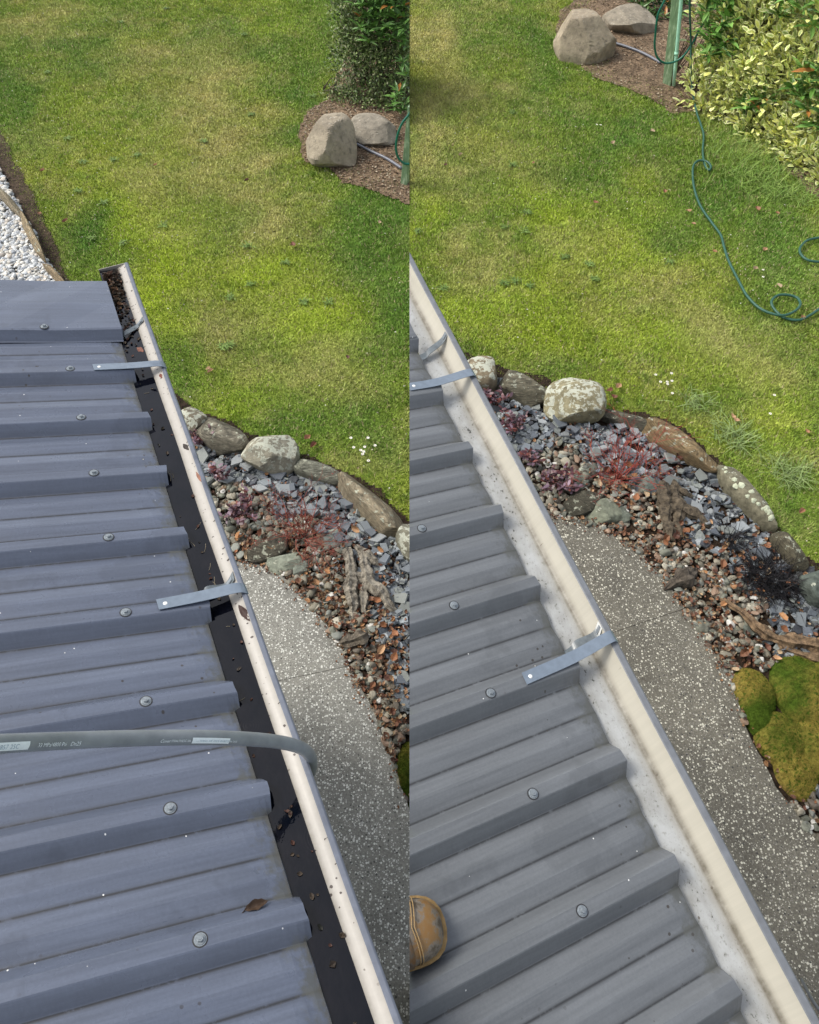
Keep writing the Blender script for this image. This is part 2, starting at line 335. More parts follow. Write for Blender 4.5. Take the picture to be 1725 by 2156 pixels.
# ------------------------------------------------------------------ ground: lawns, beds, path, gravel (one set per half of the picture)
SIDE = {'L': (-1), 'R': 1}
PLAWN = {}
bedP = {'L': [(300, 800), (375, 838), (430, 872), (520, 912), (625, 960), (715, 988), (800, 1035), (864, 1110), (900, 1140), (900, 1800), (880, 1750), (862, 1715), (840, 1650), (815, 1585), (790, 1510), (745, 1430), (705, 1345), (650, 1275), (600, 1222), (540, 1195), (500, 1186), (430, 1180), (300, 1000)],
        'R': [(850, 700), (970, 745), (1050, 775), (1150, 800), (1268, 862), (1360, 875), (1440, 905), (1506, 965), (1560, 1010), (1620, 1095), (1680, 1160), (1730, 1190), (1800, 1240), (1900, 1900), (1735, 1800), (1700, 1762), (1660, 1704), (1628, 1665), (1595, 1600), (1562, 1530), (1545, 1470), (1530, 1430), (1488, 1368), (1445, 1300), (1400, 1235), (1345, 1175), (1290, 1135), (1240, 1112), (1165, 1098), (1050, 1050), (850, 800)]}
pathP = {'L': [(300, 1000), (430, 1170), (500, 1182), (540, 1191), (600, 1218), (650, 1270), (705, 1340), (745, 1425), (790, 1505), (815, 1580), (840, 1645), (862, 1710), (880, 1760), (880, 2700), (0, 2700), (0, 1100)],
         'R': [(850, 780), (1050, 1046), (1165, 1094), (1240, 1108), (1290, 1131), (1345, 1171), (1400, 1231), (1445, 1296), (1488, 1364), (1530, 1426), (1545, 1466), (1562, 1526), (1595, 1596), (1628, 1661), (1660, 1700), (1700, 1758), (1735, 1796), (1850, 1950), (2000, 2700), (850, 2700)]}
dirtP = {'L': [(640, 345), (632, 270), (650, 235), (690, 212), (705, 175), (730, 120), (760, -40), (900, -40), (900, 430), (862, 432), (800, 410), (760, 395), (720, 385), (690, 350)],
         'R': [(1172, 75), (1180, 25), (1210, 5), (1240, -40), (1900, -40), (1900, 520), (1725, 420), (1660, 365), (1590, 300), (1530, 255), (1480, 235), (1420, 240), (1360, 205), (1300, 180), (1250, 165), (1215, 130)]}
gravP = {'L': [(-200, 200), (-60, 250), (0, 360), (20, 400), (45, 445), (75, 500), (95, 550), (130, 592), (150, 640), (-200, 640)], 'R': None}
stripP = {'L': [(-200, 150), (-60, 220), (0, 270), (35, 350), (70, 410), (100, 480), (125, 540), (150, 600), (170, 700), (-200, 700)], 'R': None}
for D in (bedP, pathP, dirtP, gravP, stripP):
    for s in 'LR': D[s] = poly(D[s]) if D[s] else None
LIME, TAN, DARK, BARE = 0, 1, 2, 3  # DARK: lush green plus shade by shrubs and lawn edges, put into the colour
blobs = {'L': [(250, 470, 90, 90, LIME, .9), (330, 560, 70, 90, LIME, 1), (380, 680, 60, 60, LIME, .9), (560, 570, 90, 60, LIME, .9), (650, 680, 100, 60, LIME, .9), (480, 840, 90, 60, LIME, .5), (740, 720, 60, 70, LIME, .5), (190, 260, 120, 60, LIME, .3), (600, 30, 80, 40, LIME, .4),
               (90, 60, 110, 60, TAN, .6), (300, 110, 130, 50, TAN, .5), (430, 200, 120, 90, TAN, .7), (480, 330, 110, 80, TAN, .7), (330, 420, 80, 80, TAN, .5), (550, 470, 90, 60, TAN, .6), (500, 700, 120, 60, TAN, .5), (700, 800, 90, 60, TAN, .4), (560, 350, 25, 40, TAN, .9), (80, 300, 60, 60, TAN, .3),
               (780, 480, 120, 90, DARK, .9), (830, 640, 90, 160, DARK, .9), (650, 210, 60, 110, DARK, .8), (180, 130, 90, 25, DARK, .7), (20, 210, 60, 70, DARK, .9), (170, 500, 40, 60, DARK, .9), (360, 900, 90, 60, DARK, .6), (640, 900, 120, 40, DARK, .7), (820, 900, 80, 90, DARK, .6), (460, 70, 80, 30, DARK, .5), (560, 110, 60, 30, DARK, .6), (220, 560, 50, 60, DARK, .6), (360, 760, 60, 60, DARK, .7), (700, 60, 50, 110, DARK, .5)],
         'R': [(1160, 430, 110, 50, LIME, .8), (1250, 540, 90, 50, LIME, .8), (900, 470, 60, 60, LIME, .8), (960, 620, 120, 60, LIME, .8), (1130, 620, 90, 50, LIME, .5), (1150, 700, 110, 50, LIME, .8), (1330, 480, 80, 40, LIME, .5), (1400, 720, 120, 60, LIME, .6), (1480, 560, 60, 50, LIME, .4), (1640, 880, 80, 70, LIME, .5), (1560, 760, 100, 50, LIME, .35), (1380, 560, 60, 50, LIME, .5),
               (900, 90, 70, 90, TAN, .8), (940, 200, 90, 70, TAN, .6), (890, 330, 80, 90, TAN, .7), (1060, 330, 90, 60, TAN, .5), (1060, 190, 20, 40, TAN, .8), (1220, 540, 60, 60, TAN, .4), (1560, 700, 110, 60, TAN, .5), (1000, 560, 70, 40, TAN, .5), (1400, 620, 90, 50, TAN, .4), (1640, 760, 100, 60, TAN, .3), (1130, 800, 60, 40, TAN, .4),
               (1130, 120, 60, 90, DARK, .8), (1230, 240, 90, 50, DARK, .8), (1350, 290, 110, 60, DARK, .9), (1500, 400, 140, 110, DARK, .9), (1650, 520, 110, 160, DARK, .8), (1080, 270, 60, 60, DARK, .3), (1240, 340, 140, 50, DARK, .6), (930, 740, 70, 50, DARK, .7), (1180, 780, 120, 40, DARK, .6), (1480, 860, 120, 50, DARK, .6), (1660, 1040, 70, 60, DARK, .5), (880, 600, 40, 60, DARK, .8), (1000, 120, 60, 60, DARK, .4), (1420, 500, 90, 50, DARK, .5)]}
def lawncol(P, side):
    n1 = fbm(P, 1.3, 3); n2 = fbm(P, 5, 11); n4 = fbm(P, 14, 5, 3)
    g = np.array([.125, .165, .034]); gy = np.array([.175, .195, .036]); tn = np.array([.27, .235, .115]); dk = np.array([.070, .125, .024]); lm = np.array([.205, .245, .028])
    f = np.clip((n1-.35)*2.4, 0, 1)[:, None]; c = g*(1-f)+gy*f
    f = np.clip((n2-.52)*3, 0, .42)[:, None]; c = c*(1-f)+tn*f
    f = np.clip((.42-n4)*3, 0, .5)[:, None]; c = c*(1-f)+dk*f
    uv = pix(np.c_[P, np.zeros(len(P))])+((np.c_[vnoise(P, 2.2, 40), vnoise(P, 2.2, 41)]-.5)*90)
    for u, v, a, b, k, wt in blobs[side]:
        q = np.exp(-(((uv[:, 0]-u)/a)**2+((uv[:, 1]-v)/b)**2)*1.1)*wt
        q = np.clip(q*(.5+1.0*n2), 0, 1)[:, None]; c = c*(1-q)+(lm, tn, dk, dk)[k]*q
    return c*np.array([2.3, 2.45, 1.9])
def grid(x0, x1, y0, y1, nx, ny):
    X, Y = np.meshgrid(np.linspace(x0, x1, nx), np.linspace(y0, y1, ny)); P = np.c_[X.ravel(), Y.ravel()]
    i = np.arange(nx*ny).reshape(ny, nx); F = np.stack([i[:-1, :-1].ravel(), i[:-1, 1:].ravel(), i[1:, 1:].ravel(), i[1:, :-1].ravel()], 1); return P, F
def sheet(name, side, pl, mat, z, colf, res=.022, zf=None):
    lo = pl.min(0); hi = pl.max(0); 
    if side == 'L': hi[0] = min(hi[0], 0)
    else: lo[0] = max(lo[0], 0)
    P, F = grid(lo[0], hi[0], lo[1], hi[1], max(4, int((hi[0]-lo[0])/res)), max(4, int((hi[1]-lo[1])/res)))
    d = distpoly(P, pl, True); i = inside(P, pl); sdv = np.where(i, d, -d)+ (fbm(P, 9, 77)-.5)*.08
    keep = (sdv > -.02)[F].all(1); F = F[keep]; used = np.unique(F); mp = -np.ones(len(P), int); mp[used] = np.arange(len(used)); P = P[used]; F = mp[F]
    zz = np.full(len(P), z) if zf is None else zf(P, sdv[used])
    return mesh(name, np.c_[P, zz], F, colf(P), mat, smooth=True)
for s in 'LR':
    sg = SIDE[s]; x0, x1 = (-14, 0) if s == 'L' else (0, 14)
    P, F = grid(x0, x1, -3, 18, 180, 270)
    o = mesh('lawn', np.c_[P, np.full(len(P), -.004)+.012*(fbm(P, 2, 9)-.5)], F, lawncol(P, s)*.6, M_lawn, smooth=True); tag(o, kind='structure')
    x2 = -60 if s == 'L' else 60
    o = mesh('ground', [(0, -40, -.05), (x2, -40, -.05), (x2, 60, -.05), (0, 60, -.05)], [[0, 1, 2, 3] if s == 'R' else [3, 2, 1, 0]], (.07, .11, .02), M_lawn); tag(o, kind='structure')
    soil = lambda P: np.array([.045, .03, .02])*(.6+.9*fbm(P, 12, 4))[:, None]
    o = sheet('garden_bed', s, bedP[s], M_soil, .012, soil); tag(o, kind='structure')
    dcol = lambda P: (np.array([.26, .185, .12])*(.45+.95*fbm(P, 9, 8))[:, None])
    o = sheet('bare_earth', s, dirtP[s], M_soil, .012, dcol); tag(o, kind='structure')
o = sheet('earth_strip', 'L', stripP['L'], M_soil, .010, lambda P: np.array([.09, .065, .045])*(.5+.9*fbm(P, 9, 8))[:, None]); tag(o, kind='structure')
o = sheet('gravel_bed', 'L', gravP['L'], M_soil, .018, lambda P: np.array([.16, .15, .14])*np.ones((len(P), 1))); tag(o, kind='structure')
# the path: a slab with a real edge, cut along its joint
def slab(name, pl, z0, z1, mat, side):
    b = bmesh.new(); vs = [b.verts.new((x, y, z1)) for x, y in pl]; f = b.faces.new(vs)
    if f.normal.z < 0: f.normal_flip()
    r = bmesh.ops.extrude_face_region(b, geom=[f]); bmesh.ops.translate(b, vec=(0, 0, z0-z1), verts=[v for v in r['geom'] if isinstance(v, bmesh.types.BMVert)])
    bmesh.ops.recalc_face_normals(b, faces=b.faces)
    me = bpy.data.meshes.new(name); b.to_mesh(me); b.free(); me.materials.append(mat); o = bpy.data.objects.new(name, me); C.objects.link(o); LOC[o.name] = np.zeros(3); return o
def halfpoly(pl, a, b, side):   # keep the part of pl on one side of line a-b
    out = []; n = np.array([b[1]-a[1], -(b[0]-a[0])])*side; n = n/np.linalg.norm(n); g = .0016
    for i in range(len(pl)):
        p, q = pl[i], pl[(i+1) % len(pl)]; dp = (p-a)@n-g; dq = (q-a)@n-g
        if dp >= 0: out.append(p)
        if (dp >= 0) != (dq >= 0): out.append(p+(q-p)*dp/(dp-dq))
    return out
jl = {'L': (at(585, 1440)[:2], at(735, 1408)[:2]), 'R': (at(1275, 1342)[:2], at(1432, 1290)[:2])}
for s in 'LR':
    pl = [np.array(p) for p in pathP[s]]
    pl2 = []
    for i in range(len(pl)):       # slightly wandering edge
        p, q = pl[i], pl[(i+1) % len(pl)]; L_ = np.linalg.norm(q-p); k = max(1, min(12, int(L_/.07)))
        for j in range(k):
            t_ = j/k; pl2.append(p+(q-p)*t_+(rng.normal(0, .004, 2) if j else 0))
    for sd_ in (1, -1): tag(slab('footpath', halfpoly(pl2, *jl[s], sd_), -.08, .034, M_pathL if s == 'L' else M_pathR, s), kind='structure')
    o = slab('path_joint', pl, -.09, .026, M_rubber, s); tag(o, kind='structure')
# ------------------------------------------------------------------ grass
def onlawn(P, s):
    m = (~inside(P, bedP[s]) | ~inside(P+[.04, .10], bedP[s])) & ~inside(P, pathP[s])
    if s == 'R' or True: m &= ~(inside(P, bedP[s]) & (P[:, 1] < 1.75))
    d = np.minimum(distpoly(P, dirtP[s], True), 9); ind = inside(P, dirtP[s]); m &= ~(ind & (d > .38*rng.random(len(P))**1.6))
    if gravP[s] is not None: ii = inside(P, stripP[s]); dd = distpoly(P, stripP[s], True); m &= ~(ii & (dd > .03+.09*rng.random(len(P))))
    return m
NB = 400000
for s in 'LR':
    y = 1.6+(11.6-1.6)*rng.random(NB*3)**1.15; x = rng.uniform(0, 6.3, NB*3)*SIDE[s]
    P = np.c_[x, y]; uv = pix(np.c_[P, np.zeros(len(P))]); k = (uv[:, 1] > -25) & (uv[:, 1] < 1300) & (uv[:, 0] > -30) & (uv[:, 0] < 1755)
    P = P[k]; P = P[onlawn(P, s)][:NB]; n = len(P)
    long_ = np.exp(-((pix(np.c_[P, np.zeros(n)])-[1580, 330])/[90, 90])**2).prod(1) if s == 'R' else np.zeros(n)
    dk = np.clip((.5-fbm(P, 14, 5, 3))*4, 0, 1)
    L_ = rng.uniform(.014, .032, n)*(1+1.6*long_+.4*dk); W = rng.uniform(.0018, .0036, n)*(1+.05*P[:, 1]*2); a = rng.uniform(0, 2*pi, n); wa = fbm(P, 3, 21)*5+rng.uniform(-2.6, 2.6, n)
    lean = rng.uniform(.3, 1.15, n); dx = np.cos(wa)*np.sin(lean); dy = np.sin(wa)*np.sin(lean); dz = np.cos(lean)
    B = np.c_[P, np.full(n, -.004)]; T = B+np.c_[dx, dy, dz]*L_[:, None]; sv = np.c_[np.cos(a), np.sin(a), np.zeros(n)]*W[:, None]
    V = np.stack([B-sv, B+sv, T], 1).reshape(-1, 3); F = np.arange(3*n).reshape(n, 3)
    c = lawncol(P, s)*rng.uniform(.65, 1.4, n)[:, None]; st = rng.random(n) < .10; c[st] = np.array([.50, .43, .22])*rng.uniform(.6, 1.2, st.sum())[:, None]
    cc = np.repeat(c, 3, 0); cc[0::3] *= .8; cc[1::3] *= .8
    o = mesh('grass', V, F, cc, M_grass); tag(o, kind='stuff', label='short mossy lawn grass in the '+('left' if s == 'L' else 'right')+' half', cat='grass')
# ------------------------------------------------------------------ the two roofs
FR = {}
for s, g, r, n_, S, d, lipe, lipz in (
    ('L', (-0.39906781, 0.91448461, -0.06680414), (0.93461637, 0.27931426, -0.22017217), (0.18365845, 0.15110099, 0.9713074), (-0.958621803826643, 1.6427280583467565, -1.47836527406321), .1714, .0835, -.0123),
    ('R', (-0.32641177, 0.94297715, 0.06518786), (0.89190234, 0.41115021, -0.18832347), (0.20511689, 0.00334168, 0.97873178), (0.030710610550378884, 1.1326613526070062, -1.545586772847303), .2373, .113, -.0053)):
    r = np.array(r); rh = np.array([r[0], r[1], 0]); rh /= np.linalg.norm(rh)
    FR[s] = dict(g=np.array(g), r=r, n=np.array(n_), S=np.array(S)+CAM, d=d, rh=rh, le=lipe, lz=lipz)
def RP(s, a, b, h=0.): f = FR[s]; return f['S']+a*f['g']+b*f['r']+h*f['n']
def GP(s, a, e, z): f = FR[s]; return f['S']+a*f['g']+f['d']*f['r']+(f['le']+e)*f['rh']+np.array([0, 0, f['lz']+z])
PT = .225; RH = .027
prof = [(-0.5, 0, 1), (-0.484, 0.01, 0.25), (-0.465, 0.03, 0), (-0.362, 0.20, 0), (-0.335, 0.21, 0), (-0.215, 0.02, 0), (-0.198, 0, 0.25), (-0.18, 0, 1), (-0.168, 0.04, 0.2), (-0.066, 0.94, 0), (-0.055, 1, 0), (0, 1, 0), (0.055, 1, 0), (0.066, 0.94, 0), (0.168, 0.04, 0.2), (0.18, 0, 1), (0.198, 0, 0.25), (0.215, 0.02, 0), (0.335, 0.21, 0), (0.362, 0.20, 0), (0.465, 0.03, 0), (0.484, 0.01, 0.25)]
HOUSE = {}
for s, amax, amin in (('L', .24, -3.2), ('R', .70, -3.2)):
    f = FR[s]; left = s == 'L'
    base = (RP(s, -.5, 0)*[1, 1, 0]); hs_ = empty('house', base); HOUSE[s] = hs_
    tag(hs_, 'grey corrugated roof eave with gutter brimful of dark water, left half' if left else 'grey corrugated roof eave with emptied pale clean gutter, right half', 'house')
    A = []
    k = math.ceil(amax/PT)+1
    while k*PT > amin-PT:
        for t_, h_, g_ in prof[::-1]:
            a = k*PT+t_*PT
            if amin < a < amax: A.append((a, h_, g_))
        k -= 1
    d = f['d']; B = [-3.2, -2.2, -1.4, -.8, -.4, -.15, 0, d-.09, d-.06, d-.04, d-.022, d-.010, d]
    V = []; col = []; uv = []
    for a, h_, g_ in A:
        wob = .0016*sin(a*41)+.0012*sin(a*97)
        for j, b in enumerate(B):
            drop = 0 if j < len(B)-4 else (0, .15, .5, 1)[j-len(B)+4]*.007*(1-h_)
            if j >= len(B)-4 and h_ < .5: h2 = h_*(1-(.3, .8, 1, 1)[j-len(B)+4])
            else: h2 = h_
            V.append(RP(s, a, b+(wob if j == len(B)-1 else 0), (h2-1)*RH-drop+(.0006*sin(b*7+a*3))))
            e = (0, 0, 0, 0, 0, 0, 0, .16, .3, .42, .52, .6, .65)[j]*(1-h_)+.12*g_*(j > 8)
            col.append((g_, e, h_)); uv.append((a, b))
    nb = len(B); F = np.array([[i*nb+j, (i+1)*nb+j, (i+1)*nb+j+1, i*nb+j+1] for i in range(len(A)-1) for j in range(nb-1)])
    mr = M_roofL if left else M_roofR
    tag(mesh('roof', V, F, np.array(col), mr, hs_, uv=uv))
    # barge cap over the last ribs
    if left: cp = [(.172, -.024), (.176, -.022), (.196, .004), (.205, .006), (.34, .009), (.488, .004), (.492, 0), (.495, -.10)]; bm = .169
    else: cp = [(.642, -.024), (.648, -.022), (.668, .004), (.68, .006), (.80, .009), (.945, .004), (.95, 0), (.953, -.10)]; bm = .232
    BB = [-3.2, -1.5, -.5, -.15, 0, bm-.02, bm]; V = []; uv = []; col = []
    for a, h_ in cp:
        for b in BB: V.append(RP(s, a+ (0 if b < bm else -.0), b, h_+(.0015*sin(b*19+a*22)))); uv.append((a, b)); col.append((0, 0, 1))
    nb = len(BB); F = np.array([[i*nb+j, i*nb+j+1, (i+1)*nb+j+1, (i+1)*nb+j] for i in range(len(cp)-1) for j in range(nb-1)])
    mesh('barge_cap', V, F, np.array(col), mr, hs_, uv=uv)
    # gutter
    a1 = .615 if left else 1.068; a0 = -3.2
    if left: gp = [(-.012, 0, 0, 0), (-.015, -.004, 0, 0), (-.024, -.007, .0, 0), (-.030, -.009, .12, 0), (-.037, -.0125, .5, 0), (-.041, -.0155, .8, 0), (-.053, -.028, .6, 0), (-.066, -.045, .3, 0), (-.076, -.052, .3, 0), (-.098, -.054, .3, 0), (-.100, -.030, .2, 0), (-.100, -.008, 0, 0)]
    else: gp = [(-.018, 0, 0, 0), (-.0205, -.005, 0, 0), (-.029, -.016, 0, 0), (-.037, -.026, .0, 0), (-.042, -.032, .25, .0), (-.047, -.037, .95, 0), (-.053, -.0395, 1, .3), (-.059, -.0405, .3, .7), (-.075, -.041, 0, 1), (-.10, -.0415, .0, 1), (-.146, -.043, .2, 1), (-.148, -.037, 0, 0)]
    AS = np.linspace(a0, a1, 60); V = []; uv = []; col = []
    for a in AS:
        for e, z, gr, fl in gp:
            V.append(GP(s, a, e+.0006*sin(a*13), z+.0005*sin(a*9+1))); uv.append((a, e*1.3-z)); ends = max(0, 1-(a1-a)/.25)
            col.append((min(1, gr+.5*ends*(z < -.01)), fl, 0))
    nb = len(gp); F = [[i*nb+j, (i+1)*nb+j, (i+1)*nb+j+1, i*nb+j+1] for i in range(len(AS)-1) for j in range(nb-1)]
    mg = M_gutL if left else M_gutR
    gt = mesh('gutter', V, F, np.array(col), mg, hs_, uv=uv, smooth=True)
    # rolled lip
    lp = [(-.018 if not left else -.012, -.005), (-.018 if not left else -.012, .0005), (-.016 if not left else -.010, .002), (-.003, .002), (0, 0), (.001, -.004), (0, -.012), (-.004, -.014)]
    V = [GP(s, a, e+.0006*sin(a*13), z) for a in AS for e, z in lp]; nb = len(lp)
    F = [[i*nb+j, i*nb+j+1, (i+1)*nb+j+1, (i+1)*nb+j] for i in range(len(AS)-1) for j in range(nb-1)]
    mesh('gutter_lip', V, F, np.ones((len(V), 3)), M_lipL if left else M_lipR, gt, smooth=False)
    # end cap of the gutter, and fascia and wall below the eave
    b_ = MB(); ring = [GP(s, a1, e, z) for e, z, _, _ in gp]; ring2 = [p+f['g']*.002 for p in ring]; m_ = len(ring)
    b_.add(ring+ring2, [list(range(m_))[::-1], list(range(m_, 2*m_))]+[[i, (i+1) % m_, m_+(i+1) % m_, m_+i] for i in range(m_)], (.2, 0, 0)); b_.build('end_cap', mg, gt)
    be = -.103 if left else -.163
    def box(mb, s, a0, a1, e0, e1, z0, z1):
        q = [GP(s, a, e, z) for a in (a0, a1) for e in (e0, e1) for z in (z0, z1)]
        mb.add(q, [[0, 1, 3, 2], [4, 6, 7, 5], [0, 4, 5, 1], [2, 3, 7, 6], [0, 2, 6, 4], [1, 5, 7, 3]])
    b_ = MB(); box(b_, s, a0, a1-.12, be-.022, be-.002, -.2, -.035 if left else -.04); b_.build('fascia', M_lipR, hs_)
    b_ = MB(); box(b_, s, a0, a1-.3, be-.75, be-.45, -2.34, -.22); b_.build('wall', M_wall, hs_)
    # screws
    for a in ([.1745+.035]+[-i*PT for i in range(0, 10)] if left else [.68]+[.225, .0]+[-i*PT for i in range(1, 8)]):
        capd = left and a > .2 or (not left and a > .6); h0 = .0068 if capd else 0.; bb = -.045 if (left and capd) else 0.
        if not left and a > .6: continue
        c0 = RP(s, a, bb, h0); e1 = f['g']; e2 = np.cross(f['n'], e1); e2 /= np.linalg.norm(e2); e1 = np.cross(e2, f['n']); ph = random.random()
        b_ = MB()
        for r0, r1, z0, z1, kk in ((  .0102, .0102, 0, .0015, 18), (.0088, .0080, .0015, .0028, 18), (.0050, .0048, .0028, .0072, 6), (.0022, .0022, .0072, .0076, 12)):
            R0 = [c0+r0*(cos(ph+2*pi*q/kk)*e1+sin(ph+2*pi*q/kk)*e2)+z0*f['n'] for q in range(kk)]; R1 = [c0+r1*(cos(ph+2*pi*q/kk)*e1+sin(ph+2*pi*q/kk)*e2)+z1*f['n'] for q in range(kk)]
            b_.add(R0+R1, [[i, (i+1) % kk, kk+(i+1) % kk, kk+i] for i in range(kk)]+[list(range(kk, 2*kk))])
        sc_o = b_.build('roof_screw', M_zinc, hs_)
        b_ = MB(); R0 = [c0+.0124*(cos(2*pi*q/20)*e1+sin(2*pi*q/20)*e2) for q in range(20)]; R1 = [p+.0006*f['n'] for p in R0]; b_.add(R0+R1, [[i, (i+1) % 20, 20+(i+1) % 20, 20+i] for i in range(20)]+[list(range(20, 40))]); b_.build('washer', M_rubber, sc_o)
    # straps from rib to lip, and inner brackets across the gutter
    def strip(mb, pts, wd, wvec, th=.0016):
        P = spline(pts, 6); V = []
        T = np.gradient(P, axis=0)
        for p, t_ in zip(P, T):
            nn = np.cross(wvec, t_); nn /= np.linalg.norm(nn)
            if nn[2] < 0: nn = -nn
            V += [p-wvec*wd/2, p+wvec*wd/2, p+wvec*wd/2+nn*th, p-wvec*wd/2+nn*th]
        m_ = len(P); F = [[i*4+k, i*4+(k+1) % 4, (i+1)*4+(k+1) % 4, (i+1)*4+k] for i in range(m_-1) for k in range(4)]+[[0, 1, 2, 3], [4*m_-1, 4*m_-2, 4*m_-3, 4*m_-4]]
        mb.add(V, F)
    straps = [(.001, .061, -.002), (-.892, .066, -.880)] if left else [(.470, .135, .466), (-.446, .089, -.430)]
    wide = .029
    for a_, b0, a2 in straps:
        q0 = RP(s, a_, b0, .002); q1 = RP(s, (a_*.5+a2*.5), f['d']-.01, .006); q2 = GP(s, a2, -.022, .012); q3 = GP(s, a2, -.004, .004); q4 = GP(s, a2, .002, -.004)
        wv = f['g']*.97+f['rh']*(-.02); wv /= np.linalg.norm(wv); b_ = MB(); strip(b_, [q0, q1, q2, q3, q4], wide, wv); st = b_.build('gutter_strap', M_strap, hs_)
        rv = MB(); c0 = RP(s, a_, b0+.016, .0042); e1 = wv; e2 = np.cross(f['n'], e1)
        R0 = [c0+.005*(cos(2*pi*q/14)*e1+sin(2*pi*q/14)*e2) for q in range(14)]; R1 = [c0+.0035*(cos(2*pi*q/14)*e1+sin(2*pi*q/14)*e2)+.0012*f['n'] for q in range(14)]
        rv.add(R0+R1, [[i, (i+1) % 14, 14+(i+1) % 14, 14+i] for i in range(14)]+[list(range(14, 28))]); rv.build('rivet', M_rivet, st)
    inn = [(.19, .26), (-.87, -.835)] if left else [(.615, .66), (-.415, -.385)]
    for ai, ao in inn:
        lv = -.006 if left else -.026
        P_ = [GP(s, ai, -.098 if left else -.145, lv-.004), GP(s, ai+.004, -.09 if left else -.105, lv-.002), GP(s, ai+.012, -.078 if left else -.085, lv+.004), GP(s, ao-.02, -.04, -.012), GP(s, ao, -.014, -.001)]
        wv = f['g']*.9+f['rh']*.1; b_ = MB(); strip(b_, P_, .024, wv/np.linalg.norm(wv)); ib = b_.build('gutter_bracket', M_inner, hs_)
        b_ = MB()
        for k_ in range(7):   # stamped teeth marks
            p = P_[3]*(1-(.2+k_*.08))+P_[4]*(.2+k_*.08)+np.array([0, 0, .0035]); strip(b_, [p+f['g']*(-.004), p+f['g']*.004], .0018, f['rh'], .0006)
        b_.build('stamped_teeth', M_zinc, ib)
# water and litter in the left gutter
AS = np.linspace(-3.2, .612, 50); V = [GP('L', a, e, -.0145) for a in AS for e in (-.0385, -.0985)]
uvw = [(a, e) for a in AS for e in (-.0385, -.0985)]
tag(mesh('water', V, np.array([[2*i, 2*i+2, 2*i+3, 2*i+1] for i in range(49)]), np.ones((100, 3)), M_water, uv=uvw), kind='structure')
# ------------------------------------------------------------------ stones, slates, leaves
def slateT(seed):
    r = np.random.default_rng(seed); k = r.integers(4, 7); a = np.sort(r.uniform(0, 2*pi, k)+0); a = np.linspace(0, 2*pi, k, endpoint=False)+r.uniform(-.45, .45, k)
    rad = r.uniform(.6, 1.1, k); sx = r.uniform(.7, 1.0); P = np.c_[np.cos(a)*rad, np.sin(a)*rad*sx]; t_ = r.uniform(.08, .17)
    top = np.c_[P*.93, np.full(k, t_)+r.uniform(-.04, .04, k)]; bot = np.c_[P, np.full(k, -t_)]
    return np.vstack([top, bot]), [list(range(k)), list(range(k, 2*k))[::-1]]+[[i, k+i, k+(i+1) % k, (i+1) % k] for i in range(k)]
SL = [slateT(100+i) for i in range(16)]
def pebT(seed, n=2):
    r = np.random.default_rng(seed); V, F = rockV(seed, n, 9, .04, .66); return V*[1, r.uniform(.6, .9), r.uniform(.35, .6)], F
PB = [pebT(200+i) for i in range(12)]
def leafT(seed):
    r = np.random.default_rng(seed); xs = np.array([0, .2, .5, .8, 1])-.5; wd = np.array([.02, .26, .34*r.uniform(.7, 1.3), .2, .0]); curl = r.uniform(.3, 1.4); fold = r.uniform(.2, .9); z = curl*xs**2; V = []
    tw = r.uniform(-.6, .6)
    for x, w_, z_ in zip(xs, wd, z):
        for q in (-1, 0, 1): V.append((x, q*w_, z_+abs(q)*w_*fold+q*x*tw*w_*3))
    F = np.array([[i*3+j, (i+1)*3+j, (i+1)*3+j+1, i*3+j+1] for i in range(4) for j in range(2)]); return np.array(V), F
LF = [leafT(300+i) for i in range(10)]
slate_cols = np.array([(.16, .18, .20), (.22, .245, .26), (.12, .135, .155), (.29, .31, .315), (.20, .215, .20), (.065, .07, .08)])
peb_cols = np.array([(.22, .20, .15), (.31, .28, .21), (.17, .175, .135), (.40, .37, .29), (.12, .10, .075), (.24, .25, .215), (.28, .19, .13)])
leaf_cols = np.array([(.30, .13, .06), (.42, .22, .10), (.20, .075, .04), (.50, .30, .16), (.13, .055, .035), (.36, .17, .09), (.45, .33, .2), (.24, .11, .06)])
arc = {'L': poly([(375, 880), (430, 905), (520, 945), (620, 985), (700, 1020), (780, 1090), (870, 1160), (900, 1500), (900, 1800)]), 'R': poly([(975, 790), (1050, 815), (1150, 850), (1270, 890), (1360, 930), (1480, 1000), (1560, 1090), (1640, 1200), (1725, 1300), (1725, 1450), (1800, 1700)])}
inn_ = {'L': poly([(430, 1180), (500, 1186), (540, 1195), (600, 1222), (650, 1275), (705, 1345), (745, 1430), (790, 1510), (862, 1715)]), 'R': poly([(1050, 1050), (1165, 1098), (1240, 1112), (1290, 1135), (1345, 1175), (1400, 1235), (1445, 1300), (1488, 1368), (1530, 1430), (1562, 1530), (1700, 1762)])}
spots_leaf = {'L': [(640, 1190, 90, 60), (700, 1330, 60, 60), (760, 1290, 60, 60), (830, 1370, 60, 70), (640, 1260, 50, 30), (820, 1500, 40, 80), (500, 1170, 50, 30)], 'R': [(1290, 1060, 60, 40), (1340, 1140, 70, 40), (1420, 1130, 60, 40), (1560, 1220, 110, 60), (1640, 1160, 70, 30), (1490, 1290, 70, 50), (1640, 1380, 90, 40), (1540, 1390, 60, 30), (1330, 1020, 60, 30)]}
mossP = {'L': [poly([(838, 1585), (850, 1572), (872, 1565), (872, 1690), (850, 1660), (836, 1620)])], 'R': [poly([(1545, 1430), (1570, 1412), (1612, 1418), (1640, 1400), (1725, 1385), (1800, 1400), (1800, 1600), (1725, 1650), (1672, 1692), (1625, 1650), (1590, 1580), (1560, 1510)])]}
